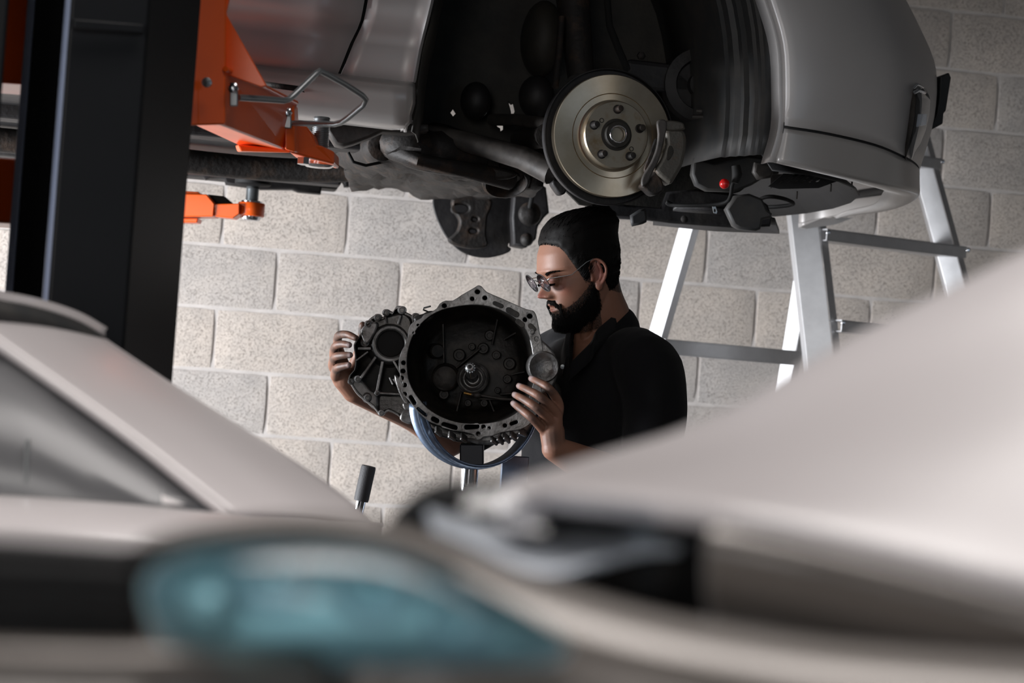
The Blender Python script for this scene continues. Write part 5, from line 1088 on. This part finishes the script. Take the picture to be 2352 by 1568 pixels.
# V neck wedge: points between two planes through the V bottom
vb = P(1310, 846, 4.20)                                   # bottom of the V
nl = P(1366, 792, 4.20); nk = P(1437, 720, 4.42); fr_ = P(1318, 762, 4.32)
def plane(a, b, c): n_ = (b-a).cross(c-a).normalized(); return n_
nA_ = plane(vb, nl, nk)                                   # near edge
if nA_.dot(hw(0, 0, 0)-vb) < 0: nA_ = -nA_
nB_ = plane(vb, fr_, CAM)
if nB_.dot(nl-vb) < 0: nB_ = -nB_
for pco, pno in ((vb, nA_), (vb, nB_)):
    bmesh.ops.bisect_plane(bm, geom=bm.verts[:]+bm.edges[:]+bm.faces[:], plane_co=pco, plane_no=pno, dist=1e-6)
dl = [f_ for f_ in bm.faces if (f_.calc_center_median()-vb).dot(nA_) > 1e-6 and (f_.calc_center_median()-vb).dot(nB_) > 1e-6 and (f_.calc_center_median()-nb).dot(bf) > -0.03]
bmesh.ops.delete(bm, geom=dl, context='FACES')
zc_ = zS-0.57
dl = [f_ for f_ in bm.faces if f_.calc_center_median().z < zc_]; bmesh.ops.delete(bm, geom=dl, context='FACES')
lp = person.location
for v in bm.verts: v.co -= lp
bm.to_mesh(sme); bm.free()
shirt = link('shirt', sme, 'shirt', person, smooth=180); md = shirt.modifiers.new('s', 'SOLIDIFY'); md.thickness = 0.003; md.offset = -1
# collar: a folded band along the neck edge
def collar(pts, wdt, nm='collar'):
    q = spl([tuple(p) for p in pts], 8); q = [Vector(p) for p in q]; axis = nb
    r0, r1, r2 = [], [], []
    for i, p in enumerate(q):
        t = i/(len(q)-1); o_ = (p-Vector((axis.x, axis.y, p.z))).normalized()
        w_ = wdt*(0.75+0.25*math.sin(PI*t)) if nm == 'collar' else wdt
        r0.append(p-Z*0.006); r1.append(p+Z*0.017+o_*0.002); r2.append(p+o_*0.010+Z*0.012); 
    r3 = [p+(p-Vector((axis.x, axis.y, p.z))).normalized()*(0.020)-Z*wdt for p in q]
    MB().grid([r0, r1, r2, r3]).build(nm, 'shirt', shirt, smooth=70, solid=0.003)
collar([P(1316, 848, 4.185), P(1338, 826, 4.185), P(1360, 803, 4.19), P(1372, 778, 4.215), P(1405, 748, 4.30), P(1432, 724, 4.40), P(1427, 724, 4.46)], 0.026)
collar([P(1427, 724, 4.46), P(1390, 738, 4.47), P(1345, 755, 4.42), P(1318, 768, 4.34), P(1306, 800, 4.26), P(1306, 838, 4.20)], 0.026)
MB().tube([P(1352, 818, 4.18), P(1335, 836, 4.175), P(1318, 852, 4.175)], 0.003, 8).build('placket_edge', 'shirt', shirt, smooth=180)
MB().lathe(P(1292, 842, 4.19), T0, [(0.005, 0), (0.005, 0.002), (0.001, 0.0025)], 12).build('button', 'zinc', shirt)
# trousers and boots
tr = MB()
ring_solid(tr, [(tc_(zH+0.03), 0.118, 0.165), (tc_(zH-0.04), 0.130, 0.185), (tc_(zH-0.11), 0.115, 0.175)])
for s_ in (1, -1):
    hipc = tc_(zH)+bl*0.085*s_
    capsule(tr, [hipc, hipc-Z*0.18+bf*0.015+bl*0.01*s_, hipc-Z*(zH-0.50)+bf*0.02+bl*0.02*s_, hipc-Z*(zH-0.28)-bf*0.005+bl*0.02*s_, hipc-Z*(zH-0.12)-bf*0.015+bl*0.02*s_], [0.105, 0.094, 0.072, 0.066, 0.062], 20)
me = bpy.data.meshes.new('tr'); me.from_pydata([tuple(v-lp) for v in tr.v], [], tr.f)
tro = link('trousers', me, 'trousers', person, smooth=180); md = tro.modifiers.new('r', 'REMESH'); md.mode = 'VOXEL'; md.voxel_size = 0.012; md.use_smooth_shade = True
md = tro.modifiers.new('s', 'SMOOTH'); md.factor = 0.5; md.iterations = 5
for s_ in (1, -1):
    hipc = tc_(zH)+bl*0.085*s_; bt = MB()
    capsule(bt, [hipc-Z*(zH-0.15)-bf*0.015+bl*0.02*s_, hipc-Z*(zH-0.055)-bf*0.025+bl*0.02*s_, hipc-Z*(zH-0.052)+bf*0.07+bl*0.025*s_, hipc-Z*(zH-0.042)+bf*0.175+bl*0.03*s_], [0.05, 0.052, 0.048, 0.038], 18, 6)
    bt.v = [Vector((v.x, v.y, max(v.z, 0.0))) for v in bt.v]
    bt.build('boot', 'boot', person, smooth=180)

# ------------------------------------------------------------------ spectacles
gl = root('eyeglasses', 'thin round wire-rimmed glasses low on the nose of the man', 'glasses', hw(105, 0, 5))
tl = math.radians(17)
gx, gy, gz = 109, 31, 12
axf = (hf*math.cos(tl)-hu*math.sin(tl)).normalized(); axu = (hu*math.cos(tl)+hf*math.sin(tl)).normalized()
for s_ in (1, -1):
    c = hw(gx-2, gy*s_, gz); an = (axf+hl_*0.06*s_).normalized(); al = an.cross(axu).normalized()
    ring = [c+(al*math.cos(2*PI*k/48)*0.0215+axu*math.sin(2*PI*k/48)*0.0215) for k in range(49)]
    MB().tube(ring, 0.0010, 8, cap=False).build('rim', 'black_plastic', gl, smooth=180)
    MB().lathe(c, an, [(0.0212, 0.0003), (0.0001, 0.0016)], 40).build('lens', 'glass', gl, smooth=180)
    MB().tube([c+al*(-0.0215 if (al.dot(hl_) < 0)==(s_ > 0) else 0.0215)+axu*0.006, hw(gx-6, s_*58, gz+8), hw(60, s_*75, 16), hw(22, s_*79, 33), hw(6, s_*80, 36), hw(-12, s_*78, 14)], [0.0011, 0.0011, 0.0008, 0.0008, 0.0009, 0.0012], 8).build('temple', 'zinc', gl, smooth=180)
    MB().ell(hw(gx-4, s_*54, gz+6), 0.0022).build('hinge', 'chrome', gl)
    MB().tube([hw(gx-1, s_*12, gz-2), hw(gx-4, s_*9, gz-4), hw(gx-4, s_*8.5, gz-9)], 0.0008, 6).build('nose_pad', 'zinc', gl)
MB().tube([hw(gx+1, 9.5, gz+4), hw(gx+4, 4, gz+7), hw(gx+4, -4, gz+7), hw(gx+1, -9.5, gz+4)], 0.0011, 8).build('bridge', 'black_plastic', gl, smooth=180)
# ------------------------------------------------------------------ cars between the camera and the lift (far out of focus)
def strip(rows, n=6, m=4): return loftpx(rows, P, n, m)
def tyre(c, parent, ax=Vector((0, 1, 0)), r=0.31):
    MB().lathe(Vector((c.x, c.y, r)), ax, [(0.19, -0.10), (r-0.02, -0.10), (r, -0.07), (r, 0.07), (r-0.02, 0.10), (0.19, 0.10)], 40, closed=True).build('tyre', 'rubber', parent, smooth=50)
    MB().lathe(Vector((c.x, c.y, r)), ax, [(0.19, -0.08), (0.19, 0.08), (0.12, 0.05), (0.02, 0.05)], 24).build('wheel_rim', 'zinc', parent, smooth=40)
# --- car to the left, about two metres away
dcar = root('car', 'pale silver car at lower left, its windscreen sloping down in front of the block wall', 'car', P(100, 1300, 2.3)); dcar.location.z = 0
C1 = [(235, 784, 2.30), (300, 828, 2.29), (390, 888, 2.27), (500, 957, 2.24), (600, 1020, 2.21), (700, 1085, 2.18), (780, 1143, 2.15), (850, 1205, 2.12)]
L2 = [(-60, 745, 1.98), (40, 815, 1.98), (130, 878, 1.97), (220, 942, 1.96), (300, 1000, 1.95), (380, 1062, 1.94), (450, 1118, 1.93), (535, 1185, 1.92)]
mid1 = [((a[0]*0.6+b[0]*0.4), (a[1]*0.6+b[1]*0.4)-9, a[2]*0.6+b[2]*0.4-0.02) for a, b in zip(C1, L2)]
mid2 = [((a[0]*0.2+b[0]*0.8), (a[1]*0.2+b[1]*0.8)-6, a[2]*0.2+b[2]*0.8-0.01) for a, b in zip(C1, L2)]
MB().grid(strip([[(p[0]+6, p[1]+3, p[2]+0.5) for p in C1], [(p[0]+3, p[1]+1, p[2]+0.06) for p in C1], C1, mid1, mid2, L2])).build('windscreen', 'near_silver', dcar, smooth=180, solid=0.004, label='pale opaque windscreen')  # opaque pale paint in place of glass
MB().grid(strip([[(p[0]-1, p[1]-1, p[2]-0.004) for p in L2], [(p[0]-4, p[1]+4, p[2]-0.014) for p in L2], [(p[0]-12, p[1]+10, p[2]-0.010) for p in L2]], 4, 3)).build('windscreen_pillar', 'near_silver', dcar, smooth=180, solid=0.003)
gr_ = [[(p[0]-12, p[1]+10, p[2]-0.004) for p in L2], [(p[0]-60 if p[0] > 200 else p[0]-40, max(p[1]+20, 900+0.25*p[0]), 1.94) for p in L2], [(p[0]-50, 1150+0.02*p[0], 1.90) for p in L2]]
MB().grid([[P(-1500, 640, 2.0), P(-12-60, 760, 1.985), P(118, 888, 1.965), P(288, 1010, 1.945), P(438, 1128, 1.925), P(520, 1195, 1.915)], [P(-1500, 960, 1.93), P(-72, 1000, 1.93), P(60, 1020, 1.925), P(200, 1080, 1.925), P(350, 1150, 1.915), P(470, 1195, 1.912)], [P(-1500, 1100, 1.89), P(-72, 1148, 1.89), P(60, 1152, 1.89), P(180, 1157, 1.89), P(320, 1170, 1.895), P(440, 1196, 1.905)]]).build('side_window', 'side_glass', dcar, smooth=180, solid=0.004, label='dark grey side window')
MB().ext([P(58, 1010, 1.915), P(64, 1010, 1.915), P(62, 1145, 1.89), P(55, 1145, 1.89)], -TC*0.01).build('window_glint', 'zinc', dcar, smooth=None)  # reflected streak of light in the glass, built as a metal strip
MB().ext([P(370, 1098, 1.925), P(455, 1160, 1.915), P(372, 1156, 1.91)], -TC*0.006).build('quarter_panel', 'near_silver', dcar, smooth=None)
RB = [(-1500, 600, 2.0), (-600, 655, 2.0), (-300, 672, 2.02), (-100, 680, 2.06), (0, 704, 2.10), (60, 716, 2.14), (120, 732, 2.19), (180, 754, 2.25), (236, 786, 2.31)]
MB().grid(strip([[(p[0], p[1]-14, p[2]+0.01) for p in RB], RB, [(p[0]-2, p[1]+16, p[2]-0.012) for p in RB], [(p[0]-4, p[1]+32, p[2]) for p in RB]], 4, 3)).build('roof_seal', 'grey_plastic', dcar, smooth=180, solid=0.004, label='dark rubber seal along the roof edge')
MB().grid(strip([[(p[0]-200, p[1]-30, p[2]+0.6) for p in RB], [(p[0]-10, p[1]-30, p[2]+0.16) for p in RB], [(p[0], p[1]-20, p[2]+0.04) for p in RB], [(p[0], p[1]-10, p[2]+0.005) for p in RB]], 4, 3)).build('roof', 'near_silver', dcar, smooth=180, solid=0.004)
BL = [(-1500, 1090, 1.90), (-500, 1130, 1.90), (-60, 1146, 1.88), (150, 1158, 1.87), (330, 1172, 1.87), (520, 1190, 1.88), (700, 1200, 1.93), (870, 1208, 2.05)]
MB().grid(strip([[(p[0], p[1]-2, p[2]+0.03) for p in BL], BL, [(p[0], p[1]+22, p[2]-0.04) for p in BL], [(p[0], p[1]+60, p[2]-0.07) for p in BL], [(p[0], p[1]+120, p[2]-0.08) for p in BL], [(p[0], p[1]+400, p[2]-0.09) for p in BL], [(p[0], p[1]+1500, p[2]-0.07) for p in BL]], 4, 4)).build('door', 'near_silver', dcar, smooth=180, solid=0.004)
MB().grid(strip([[(450, 1196, 1.95), (600, 1200, 1.97), (760, 1206, 2.02), (860, 1212, 2.08)], [(470, 1188, 2.1), (620, 1192, 2.15), (780, 1200, 2.2), (870, 1208, 2.25)], [(500, 1182, 2.4), (640, 1186, 2.5), (790, 1196, 2.6), (880, 1206, 2.6)]], 4, 3)).build('bonnet', 'near_silver', dcar, smooth=180, solid=0.004)
tyre(P(-150, 1500, 2.0), dcar); tyre(P(620, 1500, 2.05), dcar)

# --- pale car on the right, under a metre away
rc = root('car', 'pale lilac-grey car at lower right, strongly blurred, its bonnet rising to the right edge', 'car', P(1900, 1400, 0.9)); rc.location.z = 0
TP = [(1170, 1128, 0.86), (1300, 1088, 0.90), (1420, 1052, 0.92), (1550, 1014, 0.93), (1700, 950, 0.94), (1850, 862, 0.95), (2000, 780, 0.96), (2150, 706, 0.97), (2300, 634, 0.98), (2480, 545, 0.99), (2700, 430, 1.0)]
BP = [(1165, 1134, 0.83), (1300, 1147, 0.80), (1420, 1160, 0.78), (1550, 1175, 0.76), (1700, 1198, 0.74), (1850, 1228, 0.73), (2000, 1263, 0.72), (2150, 1300, 0.71), (2300, 1337, 0.70), (2480, 1382, 0.69), (2700, 1440, 0.68)]
def mixp(a, b, t, bd=0.0): return [(p[0]*(1-t)+q[0]*t, p[1]*(1-t)+q[1]*t, p[2]*(1-t)+q[2]*t+bd) for p, q in zip(a, b)]
MB().grid(strip([[(p[0]-4, p[1]+10, p[2]+0.25) for p in TP], [(p[0], p[1]-2, p[2]+0.05) for p in TP], TP, mixp(TP, BP, 0.25, -0.012), mixp(TP, BP, 0.55, -0.022), mixp(TP, BP, 0.82, -0.014), BP, [(p[0], p[1]+8, p[2]+0.006) for p in BP]])).build('bonnet', 'near_silver', rc, smooth=180, solid=0.004, label='pale bonnet panel')
BQ = [(1625, 1186, 0.742), (1700, 1198, 0.738)]+BP[5:]
G1 = [(p[0], p[1]+52, p[2]-0.004) for p in BQ]
MB().grid(strip([[(p[0], p[1]+22, p[2]+0.012) for p in BQ], G1, [(p[0], p[1]+50, p[2]+0.000) for p in G1], [(p[0], p[1]+100, p[2]+0.002) for p in G1], [(p[0]+5, p[1]+150, p[2]+0.006) for p in G1], [(p[0]+10, p[1]+240, p[2]+0.012) for p in G1], [(p[0]+40, p[1]+1500, p[2]+0.05) for p in G1], [(p[0]+60, p[1]+4500, p[2]+0.06) for p in G1]])).build('fender', 'taupe', rc, smooth=180, solid=0.004, label='fender below the bonnet gap, its shade put into the colour')  # darker than the bonnet: shade painted in as another colour
MB().grid(strip([[(p[0], p[1]-6, p[2]+0.02) for p in BP], [(p[0], p[1]+70, p[2]+0.02) for p in BP]], 3, 2)).build('panel_gap', 'rubber', rc, smooth=180, solid=0.003)
LT = [(898, 1226, 0.845), (935, 1180, 0.845), (990, 1140, 0.845), (1070, 1124, 0.845), (1250, 1134, 0.845), (1500, 1166, 0.84), (1660, 1190, 0.82), (1900, 1240, 0.80)]
MB().grid(strip([[(p[0], p[1], p[2]+0.03) for p in LT], LT, [(p[0], p[1]+60, p[2]) for p in LT], [(p[0]+20, p[1]+200, p[2]) for p in LT], [(p[0]+40, p[1]+900, p[2]) for p in LT]], 4, 3)).build('lamp_housing', 'rubber', rc, smooth=60, solid=0.004, label='black headlamp housing')
rf = strip([[(975, 1178, 0.842), (1080, 1208, 0.842), (1190, 1240, 0.842), (1290, 1240, 0.842), (1400, 1216, 0.842), (1500, 1190, 0.842), (1585, 1190, 0.842)],
            [(985, 1202, 0.810), (1080, 1240, 0.810), (1185, 1278, 0.808), (1290, 1282, 0.808), (1400, 1258, 0.810), (1500, 1232, 0.812), (1580, 1234, 0.814)],
            [(995, 1224, 0.785), (1090, 1270, 0.782), (1185, 1316, 0.778), (1280, 1330, 0.776), (1380, 1302, 0.780), (1480, 1276, 0.784), (1560, 1272, 0.788)]], 6, 5)
MB().grid(rf).build('reflector', 'glint_white', rc, smooth=180, solid=0.003, label='white lamp reflector, chrome brightness put into its colour')
MB().lathe(P(1196, 1168, 0.815), TC, [(0.010, 0), (0.010, 0.006), (0.008, 0.008), (0.006, 0.004), (0.0005, 0.003)], 24).build('bulb_cap', 'near_silver', rc)
MB().grid(strip([[(930, 1180, 0.775), (1100, 1132, 0.765), (1350, 1140, 0.76), (1640, 1185, 0.77)], [(920, 1215, 0.765), (1100, 1200, 0.755), (1350, 1230, 0.752), (1650, 1250, 0.765)], [(960, 1240, 0.77), (1120, 1300, 0.762), (1350, 1350, 0.758), (1630, 1340, 0.77)]], 8, 6)).build('lamp_cover', 'lamp_glass', rc, smooth=180, solid=0.0)
tyre(P(2500, 1500, 1.0), rc)

# --- nearest car, right below the camera
nc = root('car', 'nearest car along the bottom edge, strongly blurred, with a rounded teal-blue headlamp', 'car', P(900, 1500, 0.66)); nc.location.z = 0
TT = [(330, 1262, 0.70), (450, 1234, 0.71), (600, 1212, 0.72), (750, 1212, 0.72), (880, 1228, 0.72), (1000, 1262, 0.71), (1200, 1342, 0.69), (1500, 1432, 0.67), (1800, 1488, 0.66), (2100, 1520, 0.65), (2450, 1548, 0.64)]
MB().grid(strip([[(p[0], p[1]+8, p[2]+0.05) for p in TT], [(p[0], p[1]-1, p[2]+0.03) for p in TT], TT, [(p[0], p[1]+26, p[2]-0.012) for p in TT], [(p[0], p[1]+70, p[2]-0.026) for p in TT], [(p[0], p[1]+160, p[2]-0.035) for p in TT], [(p[0], p[1]+330, p[2]-0.04) for p in TT], [(p[0], p[1]+1500, p[2]-0.03) for p in TT], [(p[0], p[1]+4300, p[2]+0.0) for p in TT]])).build('fender', 'taupe', nc, smooth=180, solid=0.004, label='warm grey fender round the lamp')
MB().grid(strip([[(-500, 1500, 0.64), (-100, 1512, 0.64), (200, 1520, 0.64), (400, 1524, 0.64), (700, 1540, 0.665)], [(-500, 1540, 0.62), (-100, 1552, 0.615), (200, 1560, 0.615), (420, 1562, 0.62), (720, 1562, 0.655)], [(-500, 1640, 0.61), (-100, 1650, 0.605), (200, 1660, 0.605), (420, 1660, 0.61), (740, 1660, 0.645)], [(-500, 3300, 0.63), (-100, 3300, 0.63), (200, 3300, 0.63), (420, 3300, 0.63), (740, 3300, 0.64)]])).build('bumper', 'taupe', nc, smooth=180, solid=0.004)
MB().plate([(-500, 1232), (0, 1244), (120, 1252), (260, 1262), (330, 1256), (450, 1232), (620, 1222), (640, 1300), (480, 1560), (200, 1600), (-500, 1600)], [], 0.665, 0, 0.012, 0.003).build('grille_frame', 'rubber', nc, smooth=60, label='black grille area')
for k in range(7):
    MB().tube([P(-480, 1290+k*34, 0.66), P(0, 1300+k*34, 0.66), P(300, 1312+k*33, 0.662)], 0.0016, 8).build('grille_slat', 'black_plastic', nc)
oc = [(330, 1352), (352, 1306), (400, 1276), (480, 1252), (600, 1236), (720, 1234), (840, 1248), (950, 1278), (1050, 1320), (1150, 1374), (1240, 1426), (1300, 1480), (1250, 1525), (1000, 1532), (750, 1530), (520, 1526), (400, 1500), (350, 1430)]
o2 = spl(oc, 4, True); ccx, ccy = 760, 1385
def ring2(s, d): return [P(ccx+(x-ccx)*s, ccy+(y-ccy)*s, d) for x, y in o2]
MB().tube([P(x, y-6, 0.645) for x, y in spl([(338, 1330)]+oc[1:9], 4)], 0.0018, 10).build('lamp_seal', 'rubber', nc, smooth=60)
MB().grid([ring2(1.0, 0.640), ring2(0.9, 0.628), ring2(0.7, 0.617), ring2(0.4, 0.611), ring2(0.02, 0.609)], closed=True).build('headlamp', 'teal_glass', nc, smooth=180, label='lamp cover tinted teal-blue as reflected sky')
MB().grid([ring2(1.01, 0.643), ring2(0.8, 0.648), ring2(0.4, 0.650), ring2(0.02, 0.650)], closed=True).build('lamp_base', 'teal_reflector', nc, smooth=180)
for x, y, r in ((620, 1335, 0.0105), (850, 1345, 0.0120), (1045, 1430, 0.0095)):
    c = P(x, y, 0.644)
    MB().lathe(c, TC, [(r*0.25, -0.010), (r*0.6, -0.008), (r*0.9, -0.003), (r, 0.003), (r*1.06, 0.003), (r*1.06, -0.008)], 32).build('lamp_bowl', 'glint_white', nc, smooth=60)
    MB().ell(c-TC*0.004, r*0.28, u=14, v=10).build('bulb', 'lamp_glass', nc)
MB().ell(P(480, 1400, 0.642), 0.008, 0.012, 0.008).build('indicator_bulb', 'teal_reflector', nc)
tyre(P(2300, 1500, 0.85), nc); tyre(P(-900, 1500, 0.85), nc)
